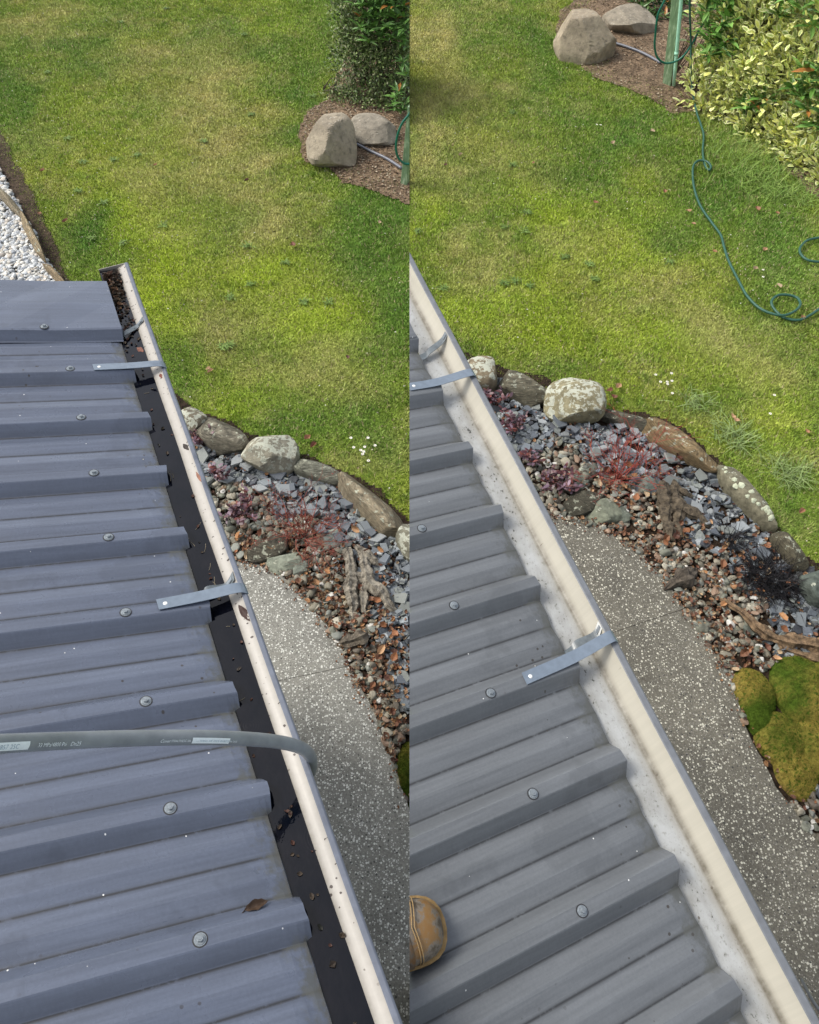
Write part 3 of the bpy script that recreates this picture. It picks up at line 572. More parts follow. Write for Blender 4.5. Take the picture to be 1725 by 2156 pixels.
def bedpts(s, n, seed):
    r = np.random.default_rng(seed); pl = bedP[s]; lo = pl.min(0); hi = pl.max(0); P = r.uniform(lo, hi, (n*8, 2)); P = P[inside(P, pl) & inside(P+[.05, .13], pl)]
    uv = pix(np.c_[P, np.zeros(len(P))]); k = (P[:, 0]*SIDE[s] > 0) & (uv[:, 0] < 1760) & (uv[:, 1] < 1850)
    if s == 'L': k &= P[:, 0] < 0
    P = P[k]; m = np.ones(len(P), bool)
    for q in mossP[s]: m &= ~inside(P, q)
    return P[m][:n]
def leafden(P, s):
    uv = pix(np.c_[P, np.zeros(len(P))]); d = 0
    for u, v, a, b in spots_leaf[s]: d = d+np.exp(-(((uv[:, 0]-u)/a)**2+((uv[:, 1]-v)/b)**2))
    return np.clip(d, 0, 1)
for s in 'LR':
    r = np.random.default_rng(51+ord(s)); parts = []
    # the mass of small stones: stuff
    P = bedpts(s, 5200, 5); da = distpoly(P, arc[s]); di = distpoly(P, inn_[s]); isl = (da/(da+di+1e-6)+(fbm(P, 4, 33)-.5)*.7) < .42
    Z = r.uniform(.012, .04, len(P))
    for i, (tv, tf) in enumerate(PB):
        q = (~isl) & (r.integers(0, 12, len(P)) == i); n = q.sum(); sz = r.uniform(.009, .030, n); c = peb_cols[r.integers(0, 7, n)]*r.uniform(.45, 1.35, n)[:, None]
        wh = r.random(n) < .05; c[wh] = (.62, .6, .55); M = randrot(n, .4, r)*sz[:, None, None]; parts.append(inst(tv, tf, M, np.c_[P[q], Z[q]], c))
    V, F, c = join(parts); tag(mesh('pebble_gravel', V, F, c, M_stone), 'small grey brown river pebbles filling the '+('left' if s == 'L' else 'right')+' garden bed', 'gravel', kind='stuff')
    parts = []
    for i, (tv, tf) in enumerate(SL):
        q = isl & (r.integers(0, 16, len(P)) == i); n = q.sum(); sz = r.uniform(.014, .046, n)*r.choice([.7, 1, 1.15], n); c = slate_cols[r.integers(0, 6, n)]*r.uniform(.5, 1.45, n)[:, None]
        M = randrot(n, .5, r)*sz[:, None, None]; parts.append(inst(tv, tf, M, np.c_[P[q], Z[q]], c))
    V, F, c = join(parts); tag(mesh('slate_gravel', V, F, c, M_stone), 'small broken blue grey slate pieces in the '+('left' if s == 'L' else 'right')+' garden bed', 'gravel', kind='stuff')
    P = bedpts(s, 9000, 6); q = r.random(len(P)) < .08+.60*leafden(P, s)+.12*(distpoly(P, inn_[s]) < .12); P = P[q]; parts = []
    for i, (tv, tf) in enumerate(LF):
        k = r.integers(0, 10, len(P)) == i; n = k.sum(); sz = r.uniform(.008, .034, n); c = leaf_cols[r.integers(0, 8, n)]*r.uniform(.25, .95, n)[:, None]
        M = randrot(n, .5, r)*sz[:, None, None]; parts.append(inst(tv, tf, M, np.c_[P[k], r.uniform(.03, .055, n)], c))
    V, F, c = join(parts); tag(mesh('leaf_litter', V, F, c, M_leaf), 'crushed brown leaf litter between the stones of the '+('left' if s == 'L' else 'right')+' bed', 'leaf litter', kind='stuff')
# larger stones and leaves one by one: copies of a few prototypes
def proto(name, V, F, col, mat, smooth=False):
    o = mesh(name, V, F, col, mat, smooth=smooth); return o
def scatter_things(name, protos, places, rots, sizes, label, cat, group):
    made = []
    for i, (p, rt, sz) in enumerate(zip(places, rots, sizes)):
        src = protos[i % len(protos)]; o = src.copy(); o.name = name; C.objects.link(o); o.location = p; o.rotation_euler = rt; o.scale = (sz, sz, sz); LOC[o.name] = np.array(p, float)
        tag(o, label(i) if callable(label) else label, cat, group); made.append(o)
    return made
where = {'L': 'left', 'R': 'right'}
tmp = []
P_sl = [proto('slate_chip', V, F, slate_cols[i % 5]*(.9+.03*i), M_stone) for i, (V, F) in enumerate(SL[:10])]
P_pb = [proto('pebble', *pebT(400+i, 3), peb_cols[i % 7]*1.05, M_stone, True) for i in range(8)]
P_lf = [proto('fallen_leaf', V, F, leaf_cols[i % 8]*(.75 if i % 3 else 1.1), M_leaf) for i, (V, F) in enumerate(LF)]
tmp += P_sl+P_pb+P_lf
for s in 'LR':
    r = np.random.default_rng(900+ord(s)); P = bedpts(s, 1500, 71); da = distpoly(P, arc[s]); di = distpoly(P, inn_[s]); ratio = da/(da+di+1e-6)+(fbm(P, 4, 33)-.5)*.5
    Q = P[ratio < .45][:85]
    scatter_things('slate_chip', P_sl, np.c_[Q, r.uniform(.045, .065, len(Q))], [(r.normal(0, .22), r.normal(0, .22), r.uniform(0, 6.3)) for _ in Q], r.uniform(.03, .072, len(Q)), 'flat angular blue grey slate chip lying in the '+where[s]+' bed behind the edging rocks', 'slate', 'large slate chips in the '+where[s]+' bed')
    Q = P[ratio > .5][:60]
    scatter_things('pebble', P_pb, np.c_[Q, r.uniform(.035, .055, len(Q))], [(r.normal(0, .25), r.normal(0, .25), r.uniform(0, 6.3)) for _ in Q], r.uniform(.022, .042, len(Q)), 'rounded grey brown pebble lying near the path edge of the '+where[s]+' bed', 'pebble', 'large pebbles in the '+where[s]+' bed')
    P = bedpts(s, 2500, 72); q = r.random(len(P)) < .8*leafden(P, s)**1.2+.02; Q = P[q][:60]
    scatter_things('fallen_leaf', P_lf, np.c_[Q, r.uniform(.055, .075, len(Q))], [(r.normal(0, .35), r.normal(0, .35), r.uniform(0, 6.3)) for _ in Q], r.uniform(.022, .064, len(Q)), 'curled orange brown dead leaf lying on the stones of the '+where[s]+' bed', 'leaf', 'dead leaves on the '+where[s]+' bed')
# leaves lying on the lawns
for s, L_ in (('L', [(327, 348, 0), (443, 782, 3), (438, 776, 3), (617, 516, 2), (138, 466, 2), (84, 450, 0), (800, 468, 6), (733, 752, 4), (520, 380, 4), (90, 360, 5), (648, 923, 5), (660, 938, 2)]),
              ('R', [(938, 348, 4), (970, 326, 6), (1123, 343, 5), (1374, 277, 6), (1290, 302, 6), (1550, 885, 3), (1544, 876, 3), (1700, 908, 1), (1688, 1077, 5), (1610, 527, 3), (1590, 567, 6), (1690, 670, 1), (1640, 602, 6), (1460, 472, 3), (1750, 530, 3), (1302, 815, 3), (1283, 822, 2), (1293, 836, 2), (1780, 480, 3), (1637, 450, 1), (1595, 442, 5), (1505, 530, 1), (1450, 445, 3), (1400, 405, 5), (1255, 427, 5)])):
    r = np.random.default_rng(31)
    for u, v, ci in L_:
        if u > 1725: continue
        p = at(u, v, .03); i = r.integers(0, 10); V, F = LF[i]
        names = ['rust', 'orange brown', 'dark red brown', 'pale tan', 'dark brown', 'brown', 'yellowish cream', 'brown']
        nm = min([(338, 'near the brown stone edging' if False else '')], key=lambda t_: 0)[1]
        o = mesh('fallen_leaf', V*.062*r.uniform(.7, 1.1)@rotz(r.uniform(0, 6)).T+p, F, leaf_cols[ci]*.75, M_leaf, loc=p)
        tag(o, 'small %s dead leaf lying flat on the %s lawn' % (names[ci], where[s]), 'leaf', '%s leaves on the %s lawn' % (names[ci], where[s]))
# ------------------------------------------------------------------ edging rocks and other named stones
def rock(name, p1, p2, th, h, seed, mat, col, label, cat='rock', n=4, cuts=9, sink=.25, lean=0., flat=.72, group=None, rough=.05):
    """a stone whose long axis runs between two places on the ground"""
    a = at(*p1, h*.3); b = at(*p2, h*.3); mid = (a+b)/2; L_ = np.linalg.norm((b-a)[:2]); ang = math.atan2(b[1]-a[1], b[0]-a[0])
    V, F = rockV(seed, n, cuts, rough, flat+.14, .62); V = V*[L_/2*1.12, th/2*(1.4 if name == 'boulder' else 1.1), h/2*(1+sink)*(1.2 if name == 'boulder' else .80)]
    V = V@np.array([[1, 0, 0], [0, cos(lean), -sin(lean)], [0, sin(lean), cos(lean)]]).T@rotz(ang).T
    base = np.array([mid[0], mid[1], 0.]); V = V+base+[0, 0, h/2*(1-sink)]
    shade = 1+.28*n3(V, 9, seed)[:, None]
    o = mesh(name, V, F, np.array(col)*shade, mat, loc=base, smooth=True); tag(o, label, cat, group)
    md = o.modifiers.new('edges', 'EDGE_SPLIT'); md.split_angle = radians(24); return o
G = (.20, .185, .14); GR = (.17, .185, .15); BR = (.235, .175, .105); BL = (.13, .15, .14)
rk = [
 # left half
 ('edging_rock', (372, 880), (428, 905), .24, .22, 11, M_rock_lichen, (.20, .17, .12), 'lichen topped brown edging rock partly hidden behind the dirty gutter', 0),
 ('edging_rock', (430, 905), (520, 948), .22, .17, 12, M_layer, (.21, .19, .14), 'layered brown edging rock left of the whitish lichen rock, left bed', 0),
 ('edging_rock', (520, 955), (622, 968), .28, .26, 13, M_rock_lichen, (.27, .25, .19), 'blocky whitish lichen covered edging rock, largest of the left bed', 0),
 ('edging_rock', (626, 985), (714, 1012), .11, .13, 14, M_layer, (.19, .19, .145), 'thin low grey slab rock right of the whitish lichen rock, left bed', 0),
 ('edging_rock', (714, 1015), (850, 1128), .17, .17, 15, M_layer, (.27, .225, .15), 'long tan edging rock curving past the red twigs, left bed', 0),
 ('edging_rock', (852, 1115), (885, 1175), .16, .17, 16, M_rock_lichen, (.2, .19, .14), 'sliver of speckled edging rock at the middle seam of the picture', 0),
 ('boulder', (650, 312), (746, 308), .42, .33, 21, M_boulder, (.34, .29, .215), 'large rounded tan boulder beside the dark hedge, left half', 0),
 ('boulder', (745, 283), (828, 275), .35, .16, 22, M_boulder, (.31, .275, .215), 'low flat stone behind the large boulder under the hedge, left half', 0),
 ('edging_slab', (-20, 385), (50, 462), .06, .17, 31, M_layer, (.27, .225, .15), 'uppermost weathered stone slab edging the white pebbles', 0),
 ('edging_slab', (46, 458), (100, 560), .06, .17, 32, M_layer, (.32, .25, .15), 'middle tan weathered slab edging the white pebbles', 0),
 ('edging_slab', (96, 560), (142, 612), .05, .13, 33, M_layer, (.33, .25, .15), 'short lowest slab edging the white pebbles by the roof end', 0),
 ('stone', (524, 1172), (612, 1150), .15, .10, 41, M_layer, (.10, .09, .065), 'dark layered stone beside the red twiggy shrub, left bed', 0),
 ('stone', (568, 1198), (634, 1180), .14, .10, 42, M_rock_plain, (.25, .27, .21), 'pale green grey stone at the path corner, left bed', 0),
 ('stone', (612, 1206), (650, 1196), .10, .07, 43, M_rock_plain, (.20, .22, .18), 'small green grey stone right of the pale path corner stone, left bed', 0),
 ('stone', (545, 1128), (584, 1084), .09, .04, 44, M_rock_plain, (.17, .19, .165), 'flat upright green grey slate left of the red twigs, left bed', 0),
 ('stone', (678, 1140), (720, 1136), .13, .06, 45, M_rock_plain, (.20, .23, .205), 'square green grey stone above the driftwood, left bed', 0),
 # right half
 ('edging_rock', (974, 790), (1045, 800), .24, .24, 51, M_rock_lichen, (.21, .17, .11), 'lichen topped brown edging rock beside the clean gutter', 0),
 ('edging_rock', (1047, 805), (1150, 845), .20, .19, 52, M_layer, (.16, .145, .10), 'dark layered edging rock left of the lichen rock, right bed', 0),
 ('edging_rock', (1152, 845), (1268, 860), .30, .27, 53, M_rock_lichen, (.24, .215, .13), 'blocky whitish lichen covered edging rock, largest of the right bed', 0),
 ('edging_rock', (1268, 876), (1362, 905), .09, .13, 54, M_layer, (.14, .13, .095), 'thin dark slab rock between the lichen rock and long brown rock, right bed', 0),
 ('edging_rock', (1362, 900), (1504, 992), .15, .18, 55, M_layer, (.23, .165, .085), 'long brown edging rock behind the red twigs, right bed', 0),
 ('edging_rock', (1508, 985), (1630, 1110), .14, .18, 56, M_rock_plain, (.20, .185, .125), 'long edging rock with round pale lichen spots, right bed', 0),
 ('edging_rock', (1632, 1128), (1690, 1200), .11, .16, 57, M_layer, (.13, .115, .075), 'dark edging rock below the lichen spotted one, right bed', 0),
 ('edging_rock', (1688, 1212), (1745, 1270), .16, .20, 58, M_rock_plain, (.11, .13, .11), 'smooth dark green edging rock at the right picture edge', 0),
 ('boulder', (1178, 96), (1284, 88), .46, .38, 61, M_boulder, (.36, .30, .215), 'large rounded tan boulder left of the green post, right half', 0),
 ('boulder', (1280, 52), (1368, 44), .40, .18, 62, M_boulder, (.31, .27, .205), 'low flat stone between the large boulder and the green post, right half', 0),
 ('stone', (1192, 1070), (1272, 1050), .17, .12, 71, M_layer, (.085, .078, .055), 'dark layered stone beside the red twigs, right bed', 0),
 ('stone', (1238, 1090), (1304, 1072), .16, .11, 72, M_rock_plain, (.22, .235, .17), 'pale green grey stone touching the path corner, right bed', 0),
 ('stone', (1286, 1090), (1328, 1082), .12, .07, 73, M_rock_plain, (.17, .19, .15), 'small green grey stone right of the pale path corner stone, right bed', 0),
 ('stone', (1204, 1034), (1246, 978), .11, .05, 74, M_rock_plain, (.15, .165, .135), 'tall flat grey slate stone left of the red twigs, right bed', 0),
 ('stone', (1342, 1026), (1386, 1022), .15, .07, 75, M_rock_plain, (.17, .20, .17), 'square green grey stone above the driftwood root, right bed', 0),
 ('stone', (1640, 1090), (1640, 1092), .02, .01, 76, M_rock_plain, (.2, .2, .2), '', 0),
 ('stone', (1560, 1322), (1592, 1326), .10, .06, 77, M_rock_plain, (.13, .145, .12), 'flat olive stone below the long driftwood branch, right bed', 0),
 ('stone', (1462, 1318), (1494, 1320), .09, .06, 78, M_rock_plain, (.18, .18, .14), 'round olive stone at the path edge near its joint, right bed', 0),
 ('stone', (1470, 1338), (1512, 1334), .07, .04, 79, M_rock_plain, (.38, .37, .30), 'cream chipped stone at the path edge below the olive one, right bed', 0)]
for nm, p1, p2, th, h, seed, mat, col, lab, _ in rk:
    if not lab: continue
    rock(nm, p1, p2, th, h, seed, mat, col, lab, cat={'edging_rock': 'rock', 'boulder': 'boulder', 'edging_slab': 'rock', 'stone': 'stone'}[nm], flat=.74 if nm == 'boulder' else .72, cuts=14 if nm == 'boulder' else 10, n=5 if nm == 'boulder' else 4, rough=.03 if nm == 'boulder' else .05)
# round lichen spots on the spotted edging rock
spr = [o for o in C.objects if o.get('label', '').startswith('long edging rock with round')][0]
r = np.random.default_rng(5)
me_ = spr.data; vv = np.empty(len(me_.vertices)*3); me_.vertices.foreach_get('co', vv); vv = vv.reshape(-1, 3)+LOC[spr.name]
puv = pix(vv)
for u, v, rd in [(1518, 965, 4), (1532, 975, 6), (1520, 978, 4), (1538, 985, 4), (1536, 1005, 9), (1545, 1015, 11), (1553, 1020, 10), (1562, 1028, 11), (1570, 1036, 8), (1590, 1031, 9), (1583, 1055, 10), (1600, 1050, 7), (1610, 1062, 11), (1613, 1076, 10), (1603, 1080, 7), (1618, 1098, 11), (1596, 1070, 5), (1528, 990, 5), (1548, 998, 5)]:
    dd = np.hypot(puv[:, 0]-u, puv[:, 1]-v); i = np.where(dd < 12)[0]
    if len(i) == 0: continue
    i = i[np.argmax(vv[i, 2]-vv[i, 1]*.3)]; p = vv[i]; nn = (p-(LOC[spr.name]+[0, 0, .05])); nn /= np.linalg.norm(nn)+1e-9; nn = nn*.4+np.array([0, -.35, .75]); nn /= np.linalg.norm(nn)
    e1 = np.cross(nn, [1, 0, 0]); e1 /= np.linalg.norm(e1); e2 = np.cross(nn, e1); R_ = rd/330.*.62
    ring = [p+nn*.003+R_*r.uniform(.75, 1.15)*(cos(q*2*pi/14)*e1+sin(q*2*pi/14)*e2) for q in range(14)]
    b_ = MB(); b_.add([p+nn*.007]+ring+[q-nn*.008 for q in ring], [[0, 1+k, 1+(k+1) % 14] for k in range(14)]+[[1+k, 15+k, 15+(k+1) % 14, 1+(k+1) % 14] for k in range(14)], (.52, .55, .40)); b_.build('lichen_spot', M_moss, spr)
# white pebbles beyond the left slabs
r = np.random.default_rng(8); P = r.uniform(gravP['L'].min(0), gravP['L'].max(0), (60000, 2)); P = P[inside(P, gravP['L'])]; uv = pix(np.c_[P, np.zeros(len(P))])
P = P[(uv[:, 0] > -30) & (uv[:, 1] > 300) & (uv[:, 1] < 660)][:3600]; parts = []
for i, (tv, tf) in enumerate(PB):
    q = r.integers(0, 12, len(P)) == i; n = q.sum(); c = np.array([(.55, .56, .55), (.42, .44, .45), (.62, .60, .54), (.34, .36, .38), (.52, .47, .40)])[r.integers(0, 5, n)]*r.uniform(.85, 1.35, n)[:, None]
    parts.append(inst(tv, tf, randrot(n, .4, r)*r.uniform(.013, .034, n)[:, None, None], np.c_[P[q], r.uniform(.02, .05, n)], c))
V, F, c = join(parts); tag(mesh('white_gravel', V, F, c, M_stone, smooth=True), 'pale grey and white rounded pebbles beyond the roof end', 'gravel', kind='stuff')
# ------------------------------------------------------------------ driftwood
def driftwood(label, limbs, seed, cols=(1, 1, 1)):
    c0 = at(*limbs[0][0][0][:2]); b_ = MB(); r = np.random.default_rng(seed)
    for pts, rad in limbs:
        P = spline([at(u, v, h) for u, v, h in pts], 14); k = len(P); R_ = 1.3*np.interp(np.linspace(0, 1, k), np.linspace(0, 1, len(rad)), rad)*(1+.45*n3(P, 40, seed)+.25*n3(P, 120, seed+1))
        P = P+.016*np.c_[n3(P, 30, seed+2), n3(P, 30, seed+3), n3(P, 30, seed+4)]; n0 = b_.n; b_.tube(P, R_, 14, cols)
        V = b_.V[-1]; i = np.arange(len(V)) % 14; V += (np.repeat(R_, 14)*(.16*np.sin(i*2.7+seed)+.35*n3(V, 55, seed+9)+.2*n3(V, 140, seed+10)))[:, None]*((V-np.repeat(P, 14, 0))/(np.repeat(R_, 14)[:, None]+1e-6))
    o = b_.build('driftwood', M_wood, None, loc=c0); tag(o, label, 'driftwood'); return o
driftwood('grey forked driftwood root lying on leaves, left bed', [([(733, 1160, .05), (738, 1200, .07), (741, 1250, .06), (747, 1308, .03)], (.018, .032, .03, .012)), ([(760, 1158, .04), (768, 1190, .07), (776, 1225, .08), (810, 1255, .06), (833, 1290, .03)], (.012, .024, .034, .026, .01)), ([(776, 1225, .07), (768, 1260, .05), (772, 1300, .03)], (.03, .022, .009)), ([(752, 1150, .06), (775, 1170, .06), (800, 1188, .04)], (.012, .02, .01)), ([(741, 1215, .06), (776, 1222, .07)], (.03, .03))], 3, (1.5, 1.5, 1.5))
driftwood('small pointed dark wood chunk on pebbles, left bed', [([(712, 1360, .03), (735, 1350, .05), (760, 1343, .05), (772, 1335, .03)], (.008, .026, .036, .016))], 4, (.7, .65, .6))
driftwood('dark forked driftwood root lying on leaves, right bed', [([(1395, 1018, .05), (1402, 1060, .07), (1406, 1100, .06), (1414, 1142, .03)], (.018, .034, .03, .012)), ([(1418, 1010, .04), (1422, 1050, .07), (1435, 1065, .08), (1465, 1085, .06), (1495, 1112, .03)], (.012, .024, .034, .024, .009)), ([(1432, 1070, .07), (1428, 1100, .05), (1436, 1132, .03)], (.03, .022, .008)), ([(1420, 1012, .06), (1440, 1035, .06), (1456, 1044, .04)], (.012, .018, .01)), ([(1402, 1070, .06), (1434, 1070, .07)], (.03, .03))], 5, (.6, .52, .42))
driftwood('small pointed dark wood chunk at the path edge, right bed', [([(1398, 1242, .03), (1420, 1225, .05), (1445, 1215, .06), (1462, 1202, .03)], (.008, .022, .042, .016))], 6, (.5, .45, .42))
driftwood('long peeling brown branch crossing leaves, right bed', [([(1518, 1258, .05), (1552, 1284, .07), (1595, 1320, .07), (1640, 1345, .06), (1690, 1352, .05), (1760, 1358, .05)], (.006, .016, .022, .024, .03, .03)), ([(1640, 1345, .05), (1660, 1368, .04), (1720, 1385, .04)], (.02, .02, .02))], 7, (1.1, .8, .55))
# ------------------------------------------------------------------ small plants of the beds
def leaf_template(kind):
    if kind == 'oval': return np.array([(0, 0, 0), (.3, .2, .03), (.7, .2, .03), (1, 0, -.04), (.7, -.2, .03), (.3, -.2, .03)]), [[0, 1, 5], [1, 2, 4, 5], [2, 3, 4]]
    if kind == 'varieg':
        o = [(0, 0, 0), (.25, .2, .03), (.55, .26, .04), (.85, .14, .0), (1, 0, -.06), (.85, -.14, .0), (.55, -.26, .04), (.25, -.2, .03)]; i = [(.08, 0, 0), (.30, .07, .0), (.55, .09, .0), (.74, .05, -.01), (.82, 0, -.03), (.74, -.05, -.01), (.55, -.09, .0), (.30, -.07, .0)]
        F = [[k, (k+1) % 8, 8+(k+1) % 8, 8+k] for k in range(8)]+[[8, 9, 15], [9, 10, 14, 15], [10, 11, 13, 14], [11, 12, 13]]; return np.array(o+i), F
    if kind == 'lance': return np.array([(0, 0, 0), (.3, .11, .02), (.65, .10, .0), (1, 0, -.12), (.65, -.10, .0), (.3, -.11, .02), (.3, 0, -.02), (.65, 0, -.03)]), [[0, 6, 1], [0, 5, 6], [1, 6, 7, 2], [5, 4, 7, 6], [2, 7, 3], [4, 3, 7]]
def frames(D, up_j, r):
    """rotation matrices whose x axis is D and whose z axis is roughly up"""
    D = D/np.linalg.norm(D, axis=1)[:, None]; U = np.array([0, 0, 1.])+up_j*r.normal(size=D.shape); Y = np.cross(U, D); Y /= np.linalg.norm(Y, axis=1)[:, None]+1e-9; Z = np.cross(D, Y); return np.stack([D, Y, Z], 2)
def twiggy(label, c, R_, hgt, seed, n0=13, col=(.24, .07, .05), leafn=0):
    r = np.random.default_rng(seed); b_ = MB(); p0 = np.array([*c, .02]); tips = []
    def grow(p, d, L_, rad, lev):
        pts = [p]; 
        for i in range(4): d = d+r.normal(0, .22, 3)+np.array([0, 0, .03]); d /= np.linalg.norm(d); pts.append(pts[-1]+d*L_/4)
        cc = np.array(col)*r.uniform(.7, 1.5); b_.tube(pts, np.linspace(rad, rad*.5, 5), 4, tuple(cc), cap=False)
        if lev < 3:
            for k in range(r.integers(2, 5)):
                q = pts[r.integers(1, 5)]; dd = d+r.normal(0, .65, 3); dd[2] = abs(dd[2])*.6; dd /= np.linalg.norm(dd); grow(q, dd, L_*r.uniform(.45, .75), rad*.6, lev+1)
        tips.append(pts[-1])
    for k in range(n0):
        a = 2*pi*k/n0+r.uniform(-.3, .3); e = r.uniform(.25, 1.2); d = np.array([cos(a)*cos(e), sin(a)*cos(e), sin(e)]); grow(p0, d, R_*r.uniform(.45, .8), .0036, 0)
    e_ = empty('twiggy_shrub', p0); tag(e_, label, 'shrub'); b_.build('stem', M_twig, e_)
    T = np.array(tips); k = r.random(len(T)) < .12; T = T[k]; tv, tf = leaf_template('oval'); n = len(T)
    V, F, cc = inst(tv, tf, frames(r.normal(size=(n, 3)), .5, r)*r.uniform(.006, .014, n)[:, None, None], T, np.array([.32, .06, .05])*r.uniform(.5, 1.3, n)[:, None]); mesh('foliage', V, F, cc, M_leaf, e_)
twiggy('bare red twiggy shrub spreading over slate, left bed', at(640, 1140)[:2], .44, .25, 1)
twiggy('bare red twiggy shrub spreading over slate, right bed', at(1298, 1015)[:2], .46, .25, 2, col=(.26, .055, .04))
def leafy(label, c, R_, hgt, seed, n, cols, L_=(.025, .05), name='purple_shrub'):
    r = np.random.default_rng(seed); p0 = np.array([*c, .02]); e_ = empty(name, p0); tag(e_, label, 'shrub'); b_ = MB(); P = []; D = []
    for k in range(max(5, n//14)):
        a = r.uniform(0, 2*pi); rr = R_*sqrt(r.random()); tip = p0+[rr*cos(a), rr*sin(a), hgt*r.uniform(.5, 1)]; pts = spline([p0, p0+(tip-p0)*.5+[0, 0, .02], tip], 4); b_.tube(pts, np.linspace(.003, .0012, len(pts)), 4, (.12, .05, .04), cap=False)
        for j in range(14): q = pts[r.integers(len(pts)//3, len(pts))]; P.append(q+r.normal(0, .006, 3)); aa = r.uniform(0, 2*pi); D.append((cos(aa), sin(aa), r.uniform(-.1, .6)))
    b_.build('stem', M_twig, e_); P = np.array(P); D = np.array(D); n = len(P); tv, tf = leaf_template('oval'); c_ = np.array(cols)[r.integers(0, len(cols), n)]*r.uniform(.6, 1.3, n)[:, None]
    V, F, cc = inst(tv, tf, frames(D, .35, r)*r.uniform(*L_, n)[:, None, None], P, c_); mesh('foliage', V, F, cc, M_foliage, e_)
PUR = [(.08, .028, .036), (.11, .035, .04), (.14, .08, .10), (.20, .13, .17), (.06, .025, .03), (.15, .045, .035)]
for lab, u, v, R_, n, sd_ in (('uppermost purple leaved shrub beside the dirty gutter, left bed', 432, 945, .13, 130, 1), ('middle purple leaved shrub close to the dirty gutter, left bed', 462, 1020, .10, 90, 2), ('lowest purple leaved shrub left of the red twigs, left bed', 515, 1088, .15, 160, 3),
    ('uppermost purple leaved shrub beside the clean gutter, right bed', 1040, 862, .12, 110, 4), ('second purple leaved shrub from the top, right bed', 1078, 905, .13, 130, 5), ('dark purple shrub close to the clean gutter, right bed', 1112, 978, .10, 90, 6), ('pinkish purple shrub left of the tall flat slate, right bed', 1165, 1035, .15, 170, 7)):
    leafy(lab, at(u, v)[:2], R_, .13, sd_, n, PUR)
def blades(name, label, cat, c, R_, n, L_, W, cols, seed, mat=M_foliage, upr=.6, droop=.6, z0=.01):
    r = np.random.default_rng(seed); V = []; F = []; cc = []
    for k in range(n):
        a = r.uniform(0, 2*pi); e = r.uniform(upr*.4, upr*1.6); l = L_*r.uniform(.5, 1.1); p = np.array([c[0]+R_*.25*r.normal()*.5, c[1]+R_*.25*r.normal()*.5, z0]); d = np.array([cos(a)*cos(e), sin(a)*cos(e), sin(e)]); sd_ = np.array([-sin(a), cos(a), 0])*W*r.uniform(.7, 1.2); b0 = len(V); col = np.array(cols[r.integers(len(cols))])*r.uniform(.6, 1.3)
        for i in range(5):
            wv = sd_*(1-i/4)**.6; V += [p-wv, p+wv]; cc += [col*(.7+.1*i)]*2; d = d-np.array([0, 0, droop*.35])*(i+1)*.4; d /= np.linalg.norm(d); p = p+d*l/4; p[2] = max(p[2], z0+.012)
        F += [[b0+2*i, b0+2*i+1, b0+2*i+3, b0+2*i+2] for i in range(4)]
    o = mesh(name, V, F, np.array(cc), mat, loc=(c[0], c[1], 0)); tag(o, label, cat); return o
BLK = [(.004, .004, .005), (.008, .007, .008), (.014, .011, .012)]
blades('black_grass', 'large tuft of black grass on leaves by the dark green rock', 'ornamental grass', at(1621, 1232)[:2], .5, 420, .21, .0028, BLK, 1, mat=M_grass, z0=.04)
blades('black_grass', 'small sparse tuft of black grass on slate below the root', 'ornamental grass', at(1537, 1142)[:2], .3, 90, .15, .0024, BLK, 2, mat=M_grass, z0=.04)
TU = [(.26, .36, .12), (.21, .30, .09), (.32, .42, .15)]
for lab, u, v, n, L_, sd_ in (('bluish grass tuft beside the long brown edging rock, right lawn', 1546, 922, 120, .17, 1), ('bluish grass tuft right of the lichen spotted rock, right lawn', 1662, 1000, 130, .17, 2), ('sparse bluish grass tuft above the thin dark slab rock, right lawn', 1462, 852, 70, .15, 3)):
    blades('grass_tuft', lab, 'grass tuft', at(u, v)[:2], .5, n, L_, .0028, TU, sd_, mat=M_grass)
for j, (u, v) in enumerate([(1540, 290), (1575, 330), (1610, 345), (1530, 340), (1650, 400), (1690, 420), (1560, 375), (1600, 395)]):
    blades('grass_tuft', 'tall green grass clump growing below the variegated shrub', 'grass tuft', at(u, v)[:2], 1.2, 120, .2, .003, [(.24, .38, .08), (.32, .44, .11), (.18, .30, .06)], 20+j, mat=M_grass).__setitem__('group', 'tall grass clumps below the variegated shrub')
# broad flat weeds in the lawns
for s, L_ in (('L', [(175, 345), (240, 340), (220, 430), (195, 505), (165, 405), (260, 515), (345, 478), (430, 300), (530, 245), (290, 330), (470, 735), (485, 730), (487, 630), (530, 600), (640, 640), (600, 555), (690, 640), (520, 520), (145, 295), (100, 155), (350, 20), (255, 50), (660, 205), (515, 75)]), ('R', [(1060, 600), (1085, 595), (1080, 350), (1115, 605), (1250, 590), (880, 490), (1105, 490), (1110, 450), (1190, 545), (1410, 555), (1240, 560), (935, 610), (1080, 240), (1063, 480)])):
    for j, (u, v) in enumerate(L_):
        blades('lawn_weed', 'flat dark green weed rosette in the %s lawn' % where[s], 'weed', at(u, v)[:2], .12, 26, .055, .005, [(.17, .27, .05), (.22, .33, .08), (.12, .20, .04)], 60+j, mat=M_grass, upr=.35, droop=.4).__setitem__('group', 'flat weeds in the %s lawn' % where[s])
